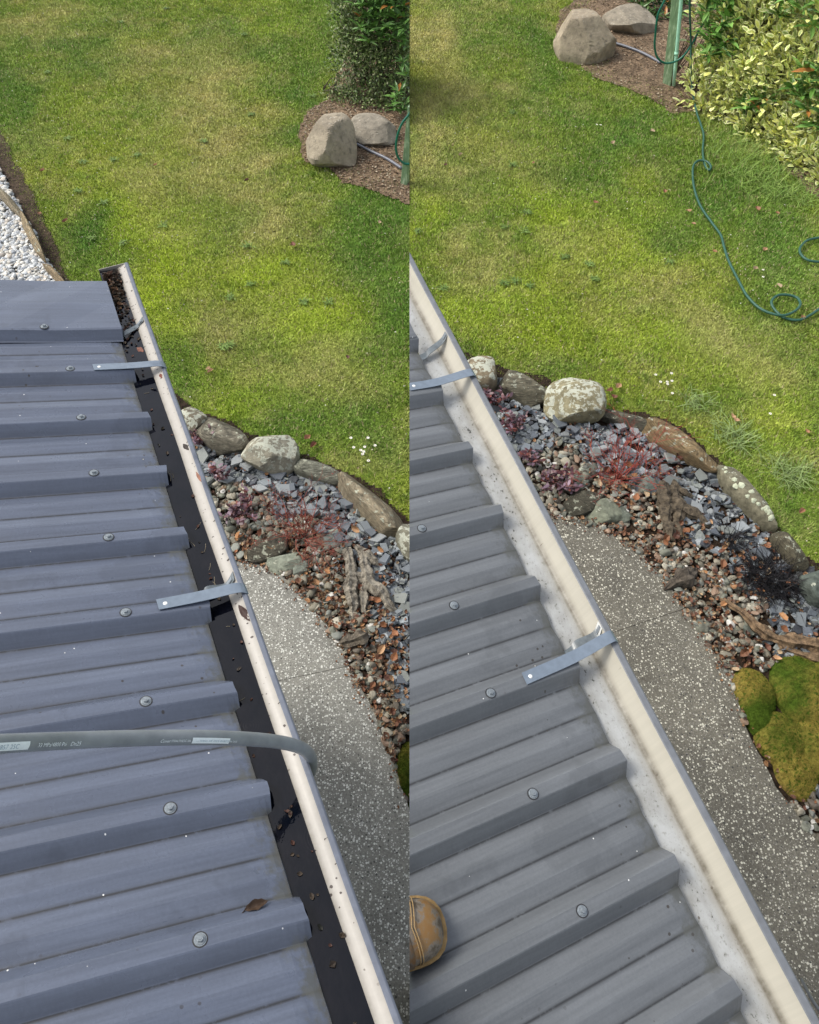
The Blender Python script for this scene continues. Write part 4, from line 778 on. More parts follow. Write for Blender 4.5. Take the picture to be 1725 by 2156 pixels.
# daisies
for s, L_ in (('L', [(739, 922), (745, 942), (760, 948), (766, 951), (768, 941), (775, 922), (764, 956), (790, 938), (776, 970)]), ('R', [(1381, 789), (1391, 804), (1405, 804), (1406, 809), (1415, 802), (1414, 786), (1416, 828), (1631, 832), (1622, 871), (1607, 568), (1607, 583), (1257, 262), (1265, 263)])):
    for u, v in L_:
        p = at(u, v, .035); b_ = MB(); k = 14; ring = []
        for q in range(2*k): a = pi*q/k; rr = .012 if q % 2 else .008; ring.append(p+[rr*cos(a), rr*sin(a), .002])
        b_.add([p]+ring, [[0, 1+q, 1+(q+1) % (2*k)] for q in range(2*k)], (.8, .8, .76)); d_ = b_.build('daisy', M_petal, None, loc=p)
        tag(d_, 'tiny white daisy flower in the %s lawn' % where[s], 'daisy', 'white daisies in the %s lawn' % where[s])
        b_ = MB(); b_.tube([p+[0, 0, .002], p+[0, 0, .0045]], [.0035, .002], 8, (.6, .42, .03)); b_.build('flower_centre', M_petal, d_)
# ------------------------------------------------------------------ moss cushions
def cushion(label, s, lobes, seed, fr=1):
    r = np.random.default_rng(seed); L_ = [(at(u, v)[:2], at(u+ru, v)[0]-at(u, v)[0], abs(at(u, v-rv)[1]-at(u, v)[1]), h) for u, v, ru, rv, h in lobes]
    lo = np.min([l[0]-[l[1], l[2]] for l in L_], 0)-.05; hi = np.max([l[0]+[l[1], l[2]] for l in L_], 0)+.05
    if s == 'L': hi[0] = min(hi[0], -.001)
    P, F = grid(lo[0], hi[0], lo[1], hi[1], int((hi[0]-lo[0])/.006), int((hi[1]-lo[1])/.006))
    def hf(P):
        z = np.full(len(P), -.05)
        for c, a, b, h in L_:
            q = 1-((P[:, 0]-c[0])/a)**2-((P[:, 1]-c[1])/b)**2+(fbm(P, 9, seed)-.5)*.35; z = np.maximum(z, np.where(q > 0, h*np.sqrt(np.clip(q, 0, 1)), -.05))
        return z+np.where(z > 0, .006*(fbm(P, 40, seed+2)-.5), 0)
    def cf(P):
        n1 = fbm(P, 3.2, seed+5); n2 = vnoise(P, 160, seed+6); g = np.array([.085, .14, .016]); y = np.array([.33, .27, .06]); t_ = np.array([.42, .25, .11])
        f = np.clip((n1-.30)*5, 0, 1); f = (f*(n2 > .3))[:, None]; c = g*(1-f)+y*f; f2 = np.clip((n1-.58)*6, 0, .8)[:, None]; return c*(1-f2)+t_*f2
    Z = hf(P); keep = (Z[F] > -.02).any(1); F = F[keep]; us = np.unique(F); mp = -np.ones(len(P), int); mp[us] = np.arange(len(us))
    c0 = L_[0][0]; e_ = empty('moss_cushion', (c0[0], c0[1], 0)); tag(e_, label, 'moss')
    mesh('cushion', np.c_[P[us], np.maximum(Z[us], -.01)], mp[F], cf(P[us])*.8, M_moss, e_, smooth=True)
    n = int(90000*fr); Q = r.uniform(lo, hi, (n, 2)); z = hf(Q); Q = Q[z > .005]; z = z[z > .005]; n = len(Q); B = np.c_[Q, z-.002]; D = r.normal(0, .5, (n, 3)); D[:, 2] = 1; T = B+D/np.linalg.norm(D, axis=1)[:, None]*r.uniform(.005, .011, n)[:, None]; a = r.uniform(0, pi, n); sv = np.c_[np.cos(a), np.sin(a), np.zeros(n)]*.0013
    tag(mesh('moss_shoots', np.stack([B-sv, B+sv, T], 1).reshape(-1, 3), np.arange(3*n).reshape(n, 3), np.repeat(cf(Q)*r.uniform(.7, 1.5, n)[:, None], 3, 0), M_moss, e_), kind='stuff')
cushion('upper left golden green moss cushion beside the path', 'R', [(1584, 1466, 44, 56, .10), (1598, 1520, 34, 40, .08)], 3, .5)
cushion('upper right bright green moss cushion beside the leaves', 'R', [(1690, 1460, 68, 78, .12), (1750, 1480, 60, 90, .12)], 4, .8)
cushion('lower large tan green moss cushion at the path edge', 'R', [(1640, 1562, 52, 60, .10), (1672, 1630, 44, 60, .08), (1715, 1580, 50, 68, .09)], 5, .9)
cushion('sliver of moss cushion at the middle seam beside the path', 'L', [(868, 1625, 34, 62, .08)], 6, .3)
# ------------------------------------------------------------------ hoses, post and pipes
def hose(name, label, cat, pts, rad, mat, n=10, k=10):
    P = spline(pts, k); b_ = MB(); b_.tube(P, rad, n); o = b_.build(name, mat, None, loc=P[0], smooth=True); tag(o, label, cat); return o, P
pb = at(1396, 178); Yb = pb[1]+.03
def square_post(base_l, base_r, top_l, Yp, name, label, wd):
    a = at(*base_l); b = at(*base_r); t0 = atY(*top_l, Yp); up = (t0-a); xx = (b-a); xx[2] = 0; e_ = empty(name, a); tag(e_, label, 'post')
    dd = np.array([.35, .94, 0])*wd; bb = MB(); q = []
    for l in (0, 1): q += [a+up*l, a+up*l+xx, a+up*l+xx+dd, a+up*l+dd]
    # bevelled column
    ring = []; cen = lambda l: a+up*l+xx/2+dd/2
    for l in np.linspace(0, 1, 12):
        for sx, sy in ((-1, -.88), (-.88, -1), (.88, -1), (1, -.88), (1, .88), (.88, 1), (-.88, 1), (-1, .88)): ring.append(cen(l)+sx*xx/2+sy*dd/2)
    F = [[i*8+k, i*8+(k+1) % 8, (i+1)*8+(k+1) % 8, (i+1)*8+k] for i in range(11) for k in range(8)]+[list(range(88, 96))]; bb.add(ring, F); bb.build('timber_post', M_post, e_); return e_, a, up
e_, a_, up_ = square_post((1395, 177), (1412, 184), (1428, -130), pb[1]+.05, 'tap_post', 'worn green painted square post carrying the hose, right half', .085)
P = [at(1419, 178, .0)+[0, -.02, 0], at(1419, 178, .0)+[0, -.02, .04]]
q0 = at(1419, 180, .03); q1 = atY(1446, -130, q0[1]+.05); b_ = MB(); b_.tube([q0+(q1-q0)*t_ for t_ in np.linspace(0, 1, 8)], .0185, 12); b_.build('mint_pipe', M_mint, e_, smooth=True)
b_ = MB(); m_ = q0+(q1-q0)*.24; b_.tube([m_-(q1-q0)*.012, m_+(q1-q0)*.012], .0225, 12); b_.build('pipe_joint', M_mint, e_, smooth=True)
Yl = q0[1]-.06
lpts = [(1412, -60), (1404, -10), (1386, 30), (1380, 75), (1379, 100), (1384, 120), (1396, 131), (1408, 133), (1425, 128), (1442, 115), (1460, 88), (1473, 62), (1482, 49)]
hose('garden_hose', 'bright green hose looping round the green post, right half', 'hose', [atY(u, v, Yl) for u, v in lpts], .0105, M_hoseG)
b_ = MB(); p1 = atY(1482, 49, Yl); p2 = atY(1489, 36, Yl); b_.tube([p1, p1+(p2-p1)*.5, p2], [.017, .02, .012], 12, (.35, .32, .24)); tag(b_.build('hose_fitting', M_petal, None, loc=p1, smooth=True), 'small beige fitting on the end of the green hose by the shrub', 'hose fitting')
gpts = [atY(1452, -60, Yl), atY(1453, 30, Yl), atY(1455, 90, Yl+.0), atY(1455, 140, Yl-.1)]+[at(u, v, h) for u, v, h in [(1458, 190, .10), (1467, 235, .04), (1476, 262, .04), (1482, 285, .04), (1480, 318, .04), (1484, 345, .04), (1493, 358, .04), (1497, 350, .05), (1488, 340, .055), (1472, 338, .05), (1461, 348, .04), (1459, 370, .04), (1463, 400, .04), (1476, 435, .04), (1500, 470, .04), (1518, 495, .04), (1525, 520, .04), (1535, 550, .04), (1555, 590, .04), (1575, 625, .04), (1605, 652, .045), (1645, 664, .055), (1672, 656, .055), (1685, 642, .05), (1680, 628, .04), (1660, 621, .04), (1638, 622, .04), (1625, 634, .04), (1630, 650, .03), (1650, 668, .025), (1680, 674, .03), (1705, 664, .035), (1740, 640, .04)]]
hose('garden_hose', 'dark green garden hose winding down the right lawn to a coil', 'hose', gpts, .0105, M_hoseD)
hose('garden_hose', 'curved loop of green hose at the right lawn edge', 'hose', [at(u, v, .04) for u, v in [(1745, 495), (1725, 500), (1700, 506), (1686, 520), (1685, 532), (1695, 544), (1712, 550), (1745, 552)]], .0105, M_hoseD)
hose('poly_pipe', 'grey pipe running from the boulder to the post, right half', 'pipe', [at(u, v, .03) for u, v in [(1285, 88), (1300, 92), (1325, 100), (1355, 112), (1392, 132)]], .014, M_greypipe)
e_, a_, up_ = square_post((843, 390), (856, 393), (858, 225), at(843, 390)[1]+.02, 'tap_post', 'worn green painted post cut by the middle seam, left half', .085)
Yl = at(850, 385)[1]-.06
hose('garden_hose', 'bright green hose loop beside the cut green post, left half', 'hose', [atY(u, v, Yl) for u, v in [(875, 215), (862, 240), (848, 258), (838, 282), (834, 308), (838, 330), (850, 343), (862, 345), (880, 340)]], .0105, M_hoseG)
hose('poly_pipe', 'grey pipe running from the boulder to the post, left half', 'pipe', [at(u, v, .03) for u, v in [(752, 303), (765, 310), (785, 320), (815, 334), (846, 354)]], .014, M_greypipe)
# the grey pressure hose over the left roof
hp = [atD(-130, 1572, .86), atD(0, 1566, .93), atD(150, 1559, 1.03), atD(300, 1554, 1.12), atD(430, 1553, 1.20), atD(520, 1556, 1.28), atD(585, 1562, 1.34), atD(630, 1573, 1.39), atD(652, 1590, 1.45), atD(656, 1612, 1.53), atD(650, 1635, 1.66), atD(640, 1650, 1.9), atD(636, 1655, 2.4)]
ho, HP = hose('pressure_hose', 'grey high pressure hose with white print hanging over the gutter', 'hose', hp, .0118, M_hosegrey, 20, 14)
def on_hose(obj_V, L0, phi0, scale):
    """wrap flat (x along, y around) coordinates on the hose; x metres from picture column L0"""
    seg = np.linalg.norm(np.diff(HP, axis=0), axis=1); S_ = np.concatenate([[0], np.cumsum(seg)]); uvh = pix(HP); s0 = np.interp(L0, uvh[:60, 0], S_[:60]); out = []
    for x, y, z in obj_V:
        q = s0+x*scale; c = np.array([np.interp(q, S_, HP[:, k]) for k in range(3)]); c2 = np.array([np.interp(q+.004, S_, HP[:, k]) for k in range(3)]); t_ = c2-c; t_ /= np.linalg.norm(t_)
        vw = CAM_dir - t_*(CAM_dir@t_); vw = vw/np.linalg.norm(vw); sdv = np.cross(vw, t_); ph = phi0+y*scale/.0118; out.append(c+(.0118+z)*(cos(ph)*vw+sin(ph)*sdv))
    return np.array(out)
CAM_dir = np.array([.0, -.35, .94]); CAM_dir /= np.linalg.norm(CAM_dir)
def text_mesh(txt, shear=0.):
    cu = bpy.data.curves.new('t', 'FONT'); cu.body = txt; cu.size = 1; cu.shear = shear; cu.resolution_u = 2; to = bpy.data.objects.new('t', cu); C.objects.link(to); bpy.context.view_layer.update()
    me = bpy.data.meshes.new_from_object(to.evaluated_get(bpy.context.evaluated_depsgraph_get())); V = np.array([v.co[:] for v in me.vertices]); F = [list(p.vertices) for p in me.polygons]; bpy.data.objects.remove(to); return V, F
PH = -.42
def hose_text(txt, u0, size, z=.0006, mat=M_print, shear=0., dy=0.):
    V, F = text_mesh(txt, shear); W = on_hose(np.c_[V[:, 0], V[:, 1]-.35+dy, np.full(len(V), z)], u0, PH, size); mesh('printed_text', W, F, np.ones((len(W), 3)), mat, ho)
def hose_band(u0, Lm, size, z=.0003):
    X, Y = np.meshgrid(np.linspace(0, Lm, 24), np.linspace(-.5, .5, 5)); V = np.c_[X.ravel()+.15*Y.ravel()*0, Y.ravel(), np.full(X.size, z)]; _, F = grid(0, 1, 0, 1, 24, 5); W = on_hose(V/[1, 1, 1], u0, PH, 1.0) if False else on_hose(np.c_[V[:, 0]/size, V[:, 1], V[:, 2]], u0, PH, size); mesh('print_band', W, F, np.ones((len(W), 3)), M_print, ho)
hose_band(-40, .060, .0105); hose_text('857 2SC', -14, .008, .0007, M_printd)
hose_text('33 MPa/4800 Psi', 66, .0072); hose_text('Dn25', 137, .0075, shear=.2)
hose_text('Cover', 329, .0068, shear=.35); hose_text('STEALTH', 353, .0046); hose_text('2SC-06', 375, .0052)
hose_band(397, .074, .0092); hose_text('---- 10.0mm  3/8"  DN10  EN 857 2SC', 404, .0044, .0007, M_printd)
hose_text('33 MPa/4800 Psi  Dn25', 503, .0042)
# thin grey cable at the bottom right corner
hose('cable', 'thin grey cable beside the gutter in the bottom right corner', 'cable', [atD(1688, 2062, 2.0), atD(1705, 2095, 1.9), atD(1722, 2122, 1.85), atD(1760, 2165, 1.8)], .004, M_greypipe)
# ------------------------------------------------------------------ shrubs
def shrub_leaves(s, blobs_, n, kind, Ls, cA, cB, seed, jit=.35, uprt=.3, shell=.55):
    r = np.random.default_rng(seed); w_ = np.array([b[3]**2 for b in blobs_]); w_ = w_/w_.sum(); k = r.choice(len(blobs_), n, p=w_); cen = np.array([b[2] for b in blobs_])[k]; R_ = np.array([b[3] for b in blobs_])[k]
    D = r.normal(size=(n, 3)); D /= np.linalg.norm(D, axis=1)[:, None]; D[:, 2] = np.where(D[:, 2] < -.35, -D[:, 2], D[:, 2]); rad = R_*(1-(1-shell)*r.random(n)**1.3)*(1+.16*n3(D+cen*.7, 6, seed))
    P = cen+D*rad[:, None]; P[:, 2] = np.maximum(P[:, 2], .03); tv, tf = leaf_template(kind); n = len(P)
    d2 = D+jit*2*r.normal(size=D.shape)*.5+np.array([0, 0, uprt]); 
    c1 = np.array(cA)[r.integers(0, len(cA), n)]*r.uniform(.65, 1.3, n)[:, None]; c2 = np.array(cB)[r.integers(0, len(cB), n)]*r.uniform(.8, 1.15, n)[:, None] if cB else None
    tc = None
    if kind == 'varieg': tc = np.r_[np.ones(8), np.zeros(8)]
    gap = n3(P, 5.5, seed+50); q = (P[:, 0]*SIDE[s] > .0) & ((gap > -.28) | (r.random(n) < .25) | (kind == 'oval'))
    return inst(tv, tf, (frames(d2, .4, r)*r.uniform(*Ls, n)[:, None, None])[q], P[q], c1[q], tc, c2[q] if c2 is not None else None)
def whorls(s, cents, seed, L_=.13, cols=((.07, .15, .03), (.10, .20, .045), (.05, .11, .025)), per=14):
    r = np.random.default_rng(seed); P = []; D = []
    for c in cents:
        ax = r.normal(0, .35, 3)+[0, -.15, 1]
        for k in range(per): a = 2*pi*k/per*2.4+r.uniform(-.2, .2); el = r.uniform(-.3, .8); P.append(c+r.normal(0, .008, 3)-[0, 0, .01*k/per]); D.append(np.array([cos(a)*cos(el), sin(a)*cos(el), sin(el)])+ax*.12)
    P = np.array(P); D = np.array(D); n = len(P); tv, tf = leaf_template('lance'); c = np.array(cols)[r.integers(0, len(cols), n)]*r.uniform(.7, 1.3, n)[:, None]; old = r.random(n) < .03; c[old] = (.40, .17, .04)
    q = P[:, 0]*SIDE[s] > .01; return inst(tv, tf, (frames(D, .3, r)*(L_*r.uniform(.6, 1.15, n))[:, None, None])[q], P[q], c[q])
def stems(blobs_, base, seed, e_, s):
    r = np.random.default_rng(seed); b_ = MB()
    for _, _, c, R_ in blobs_:
        p0 = np.array([c[0]+r.normal(0, .08), c[1]+.25+r.normal(0, .08), 0])
        if p0[0]*SIDE[s] < .02: p0[0] = .02*SIDE[s]
        for k in range(5):
            t_ = c+r.normal(0, .35, 3)*R_+[0, .1, -.05]; t_[2] = max(.1, t_[2])
            if t_[0]*SIDE[s] < .02: t_[0] = .02*SIDE[s]
            pts = spline([p0, (p0+t_)/2+r.normal(0, .04, 3), t_], 5); b_.tube(pts, np.linspace(.007, .002, len(pts)), 5, (.09, .065, .045), cap=False)
    b_.build('stem', M_twig, e_)
r = np.random.default_rng(12); VB = []
for u in range(1478, 1800, 34):
    for v in range(int(vbR(u))-14, -60, -38):
        u2 = u+r.uniform(-10, 10)
        if u2 < 1540 and v < 120: continue
        if u2 < 1496: continue
        R_ = (.30 if v < 200 else .24)*r.uniform(.85, 1.2); VB.append((u2, v, onslope(u2, v, vbR(u2), 50, R_*.75), R_))
c0 = at(1600, 240); e_ = empty('variegated_shrub', c0); tag(e_, 'yellow and green variegated leaf shrub at the upper right', 'shrub')
V, F, c = shrub_leaves('R', VB, 15500, 'varieg', (.045, .105), [(.34, .44, .12), (.46, .56, .15), (.85, .86, .25)], [(.95, .93, .50), (.97, .95, .62), (.92, .90, .32)], 1); mesh('foliage', V, F, c, M_foliage, e_); stems(VB[::2], 0, 2, e_, 'R')
WR = [(1640, 20), (1668, 40), (1700, 25), (1620, 50), (1690, 70), (1720, 60), (1655, 5), (1500, 115), (1490, 95), (1515, 100), (1480, 130), (1500, 70), (1560, 225), (1548, 240), (1575, 235), (1590, 222), (1672, 170), (1690, 195), (1712, 215), (1665, 215), (1680, 245), (1715, 250), (1700, 160), (1720, 185), (1650, 200), (1720, 285), (1695, 275), (1475, 40), (1490, 20), (1510, 40), (1470, 75), (1465, 10), (1525, 15), (1520, 60), (1505, 0), (1478, 100)]
e_ = empty('broad_leaf_shrub', at(1690, 260)); tag(e_, 'glossy dark green lance leaved shrub growing through the variegated one', 'shrub')
WC = [onslope(u, v, vbR(u), 50, -.20) for u, v in WR]
V, F, c = whorls('R', WC, 3, .20, cols=((.13, .28, .05), (.19, .36, .08), (.09, .21, .04))); mesh('foliage', V, F, c, M_foliage, e_); stems([(0, 0, q-[0, -.15, .1], .08) for q in WC[::3]], 0, 4, e_, 'R')
WB = [onslope(u, v, 30, 50, -.03) for u in range(1335, 1450, 13) for v in (-30, -8, 10)]+[onslope(u, v, 42, 50, -.03) for u, v in ((1360, 28), (1375, 35), (1398, 38), (1345, 20), (1430, 30), (1440, 60))]
e_ = empty('broad_leaf_shrub', at(1380, 0)); tag(e_, 'dark green lance leaved shrub behind the flat stone left of the post', 'shrub')
V, F, c = whorls('R', WB, 5, .15, per=12); mesh('foliage', V, F, c, M_foliage, e_); stems([(0, 0, q-[0, -.1, .1], .1) for q in WB[::4]], 0, 6, e_, 'R')
# hedge of the left half
HB = []
for v in range(218, -80, -26):
    x0 = 716 if v < 130 else 716-(v-130)*.30
    for u in range(int(x0)+16, 900, 26):
        R_ = (.20 if v < 150 else .13)*r.uniform(.85, 1.2); HB.append((u, v, onslope(u, v, vbL(u), 62 if v < 150 else 45, R_*.7), R_))
e_ = empty('dark_hedge', at(810, 200)); tag(e_, 'dark green small leaved hedge at the top beside the middle seam, left half', 'hedge')
V, F, c = shrub_leaves('L', HB, 24000, 'oval', (.022, .045), [(.11, .17, .045), (.16, .24, .07), (.24, .32, .11), (.07, .11, .035), (.32, .34, .18)], None, 7, .6, .2, .3); mesh('foliage', V, F, c, M_foliage, e_); stems(HB[::3], 0, 8, e_, 'L')
WL = [(u+((v*13) % 11), v) for v in (-25, -5, 15, 38, 60) for u in range(750, 865, 15)]+[(840, 85), (855, 100), (848, 130), (858, 160), (840, 195), (852, 215), (835, 205), (820, 85), (858, 65), (800, 80), (780, 90), (845, 232), (830, 225)]
WC = [onslope(u, v, vbL(u), 62, -.10) for u, v in WL]
e_ = empty('broad_leaf_shrub', at(845, 120)); tag(e_, 'glossy lance leaved shrub on top of the dark hedge, left half', 'shrub')
V, F, c = whorls('L', WC, 9, .14, per=11, cols=((.10, .22, .04), (.14, .28, .06), (.07, .16, .03))); mesh('foliage', V, F, c, M_foliage, e_); stems([(0, 0, q-[0, -.1, .1], .1) for q in WC[::5]], 0, 10, e_, 'L')
# ------------------------------------------------------------------ boot, roof leaf, gutter debris
def boot():
    # toe points to +x in local space; heel side is cut by the seam
    c = RP('R', -.835, -.34, -.022); f = FR['R']; dirx = np.array([.97, .22, 0]); dirx = dirx-f['n']*(dirx@f['n']); dirx /= np.linalg.norm(dirx); diry = np.cross(f['n'], dirx); up = f['n']; tip = c
    target = CAM+ray(938, 1948)*1.37
    h0 = -.012; f_ = RP('R', 0, 0, h0-.01)@f['n']; rr = ray(938, 1945); t_ = (f_-CAM@f['n']+.02)/(rr@f['n']); tip = CAM+rr*t_; tip = tip-f['n']*.02
    e_ = empty('boot', tip-dirx*.08); tag(e_, 'scuffed tan leather boot toe standing on the right roof at the seam', 'boot')
    def loft(L0, sections, closed_bottom=True):
        pass
    xs = np.array([0, -.004, -.012, -.025, -.042, -.06, -.08, -.10, -.13]); hw = np.array([.004, .022, .036, .046, .0515, .054, .055, .054, .05]); hh = np.array([.012, .034, .048, .058, .064, .068, .072, .078, .09])
    b_ = MB(); V = []; F = []; cc = []; K = 25
    for x, w_, h_ in zip(xs, hw, hh):
        for k in range(K):
            a = pi*k/(K-1); y = -cos(a)*w_; z = .018+sin(a)**.75*(h_-.018)
            V.append(tip+dirx*(x-.006)+diry*y+up*z); cc.append((1, 1, 1))
    F = [[i*K+k, (i+1)*K+k, (i+1)*K+k+1, i*K+k+1] for i in range(len(xs)-1) for k in range(K-1)]+[list(range(K))]+[list(range((len(xs)-1)*K, len(xs)*K))[::-1]]
    V0 = np.array(V); up_m = mesh('toe_cap', V0, F, np.array(cc), M_leather, e_, smooth=True)
    for nm, grow, z0, z1, col in (('welt', .0045, .014, .022, (.30, .20, .09)), ('sole', .0035, 0, .015, (.10, .08, .06))):
        ring = [(x+.004+grow*.3, w_+grow) for x, w_ in zip(xs, hw)]; out = [(x, -y) for x, y in ring[::-1]]+[(x, y) for x, y in ring]; m = len(out)
        b_ = MB(); lo = [tip+dirx*(x-.004)+diry*y+up*z0 for x, y in out]; hi_ = [tip+dirx*(x-.005)+diry*y*.985+up*z1 for x, y in out]
        b_.add(lo+hi_, [list(range(m)), list(range(m, 2*m))[::-1]]+[[i, (i+1) % m, m+(i+1) % m, m+i] for i in range(m)], col); b_.build(nm, M_moss if nm == 'welt' else M_moss, e_)
    # seam where the vamp laps over the toe cap, with a double row of stitching
    b_ = MB(); i = 5; ctr = lambda k, off, x: tip+dirx*(x)+diry*(-cos(pi*k/40)*(.0545))+up*(.018+sin(pi*k/40)**.75*(.0515+off))
    for off, x0 in ((.0015, -.070), (.002, -.075)):
        pts = [ctr(k, off+.001, x0-.020*sin(pi*k/40)*0-.012*abs(cos(pi*k/40))*(-1)) for k in range(0, 41)]; b_.tube(pts, .0011, 5, (.34, .23, .11))
    b_.build('stitching', M_petal, e_, smooth=True)
    b_ = MB(); V = []; 
    for x, g in ((-.078, .0), (-.080, .003), (-.10, .004), (-.14, .010)):
        w_ = np.interp(-x, -xs, hw)+g; h_ = np.interp(-x, -xs, hh)+g
        for k in range(K):
            a = pi*k/(K-1); V.append(tip+dirx*(x-.006+.012*abs(cos(a)))+diry*(-cos(a)*w_)+up*(.018+sin(a)**.75*(h_-.018)))
    F = [[i*K+k, (i+1)*K+k, (i+1)*K+k+1, i*K+k+1] for i in range(3) for k in range(K-1)]; mesh('vamp', V, F, (.62, .55, .5), M_leather, e_, smooth=True)
boot()
def big_leaf(p, D, nrm, L_, W, col, label, cat='leaf', stem=True, seed=1, fold=.35, group=None):
    D = D/np.linalg.norm(D); Y = np.cross(nrm, D); Y /= np.linalg.norm(Y); r = np.random.default_rng(seed); V = []; n = 9
    for i in range(n):
        t_ = i/(n-1); w_ = W/2*sin(pi*min(1, t_*1.02+.02))**.8*(1+.12*sin(i*2.1)); 
        for q in (-1, -.5, 0, .5, 1): V.append(p+D*(t_-.5)*L_+Y*q*w_+nrm*(.002+abs(q)*w_*fold+.1*L_*(t_-.5)**2*2+.0015*sin(i*1.9+q*3)))
    F = np.array([[i*5+j, (i+1)*5+j, (i+1)*5+j+1, i*5+j+1] for i in range(n-1) for j in range(4)]); e = mesh('dead_leaf', np.array(V), F, col, M_leaf, loc=p, smooth=True); tag(e, label, cat, group)
    if stem: b_ = MB(); b_.tube([p-D*L_*.48+nrm*.003, p-D*L_*.66-Y*.004+nrm*.003, p-D*L_*.8-Y*.010+nrm*.003], [.0012, .001, .0012], 5, tuple(np.array(col)*.5)); b_.build('stem', M_twig, e, smooth=True)
    return e
def roofpt(s, u, v, h): # where a picture ray meets the roof plane
    f = FR[s]; d = ray(u, v); t_ = ((f['S']+h*f['n']-CAM)@f['n'])/(d@f['n']); return CAM+d*t_
f = FR['L']
big_leaf(roofpt('L', 540, 1908, -.018), f['r']*.95+f['g']*.12, f['n'], .040, .017, (.06, .035, .02), 'dark brown curled leaf with stem near the roof edge', fold=.9)
def gutpt(u, v, z):
    f = FR['L']; z0 = GP('L', -.9, 0, z)[2]; return at(u, v, z0)
G1 = f['g']
for u, v, L_, W, ang, col, lab in ((341, 795, .022, .009, .1, (.16, .04, .02), 'reddish brown wet leaf stuck on the upper inner gutter wall'), (518, 1295, .055, .016, .25, (.035, .012, .008), 'large dark wet leaf on the gutter wall below the lower strap'), (421, 1008, .04, .008, .1, (.28, .13, .08), 'narrow pink brown leaf hanging on the gutter lip'), (298, 740, .03, .014, .6, (.17, .06, .035), 'small brown leaf in the gutter litter'), (394, 945, .03, .012, .3, (.03, .02, .015), 'black rotted leaf on the gutter wall')):
    p = atD(u, v, 1.0); fz = gutpt(u, v, -.008); big_leaf(fz+[0, 0, .004], -G1+ang*f['rh'], np.array([-.35, -.1, .93]), L_, W, col, lab, stem=False, fold=.3, seed=int(u))
r = np.random.default_rng(77); parts = []
n = 700; a = .60-np.abs(r.normal(0, .18, n)); e = r.uniform(-.094, -.042, n); a = np.where(r.random(n) < .12, r.uniform(-1.9, .3, n), a)
Pp = np.array([GP('L', a_, e_, -.0135) for a_, e_ in zip(a, e)]); 
for i, (tv, tf) in enumerate(LF):
    k = (r.integers(0, 10, n) == i) & (a < .6); m = k.sum(); parts.append(inst(tv, tf, randrot(m, .25, r)*r.uniform(.004, .014, m)[:, None, None], Pp[k], np.array([(.03, .022, .016), (.05, .035, .022), (.02, .02, .014), (.07, .03, .02)])[r.integers(0, 4, m)]))
m = 170; a2 = .60-np.abs(r.normal(0, .10, m)); P2 = np.array([GP('L', a_, e_, -.010) for a_, e_ in zip(a2, r.uniform(-.088, -.046, m))])
for i, (tv, tf) in enumerate(LF): k = (r.integers(0, 10, m) == i) & (a2 < .585); q = k.sum(); parts.append(inst(tv, tf, randrot(q, .6, r)*r.uniform(.012, .026, q)[:, None, None], P2[k], np.array([(.05, .03, .018), (.10, .045, .025), (.025, .02, .015), (.07, .05, .03), (.15, .08, .04)])[r.integers(0, 5, q)]))
b_ = MB()
for k in range(34):   # pale pine needles and grass stems floating on the water
    a0_ = .58-abs(r.normal(0, .2)) if k < 22 else r.uniform(-1.2, .1); e0_ = r.uniform(-.092, -.06); th = r.uniform(0, pi); L_ = r.uniform(.012, .035); pts = [GP('L', a0_+cos(th)*L_*t_, e0_+sin(th)*L_*t_*.6+.006*t_*(1-t_), -.0135) for t_ in (0, .33, .66, 1)]; b_.tube(pts, .0007, 4, (.20, .17, .12))
V, F, c = join(parts+[(np.concatenate(b_.V), b_.F, np.concatenate(b_.c))]); tag(mesh('gutter_litter', V, F, c, M_leaf), 'rotting leaf litter and needles floating in the full gutter', 'leaf litter', kind='stuff')
# ------------------------------------------------------------------ small rubble round the lawn and dirt
for s in 'LR':
    r = np.random.default_rng(13+ord(s)); pl = dirtP[s]; P = r.uniform(pl.min(0), pl.max(0), (40000, 2)); P = P[inside(P, pl)]; uv = pix(np.c_[P, np.zeros(len(P))]); P = P[(P[:, 0]*SIDE[s] > 0) & (uv[:, 1] > -20) & (uv[:, 0] < 1740)][:7500]; parts = []
    for i, (tv, tf) in enumerate(LF[:5]+PB[:3]):
        k = r.integers(0, 8, len(P)) == i; m = k.sum(); c = np.array([(.32, .22, .13), (.42, .30, .19), (.16, .10, .06), (.5, .42, .3)])[r.integers(0, 4, m)]*r.uniform(.6, 1.1, m)[:, None]; sz = r.uniform(.008, .030, m) if i < 5 else r.uniform(.004, .010, m)
        parts.append(inst(tv, tf, randrot(m, .3, r)*sz[:, None, None], np.c_[P[k], np.full(m, .018)], c))
    V, F, c = join(parts); tag(mesh('bark_litter', V, F, c, M_leaf), 'dry bark bits and leaf crumbs on the bare earth, '+where[s]+' half', 'leaf litter', kind='stuff')
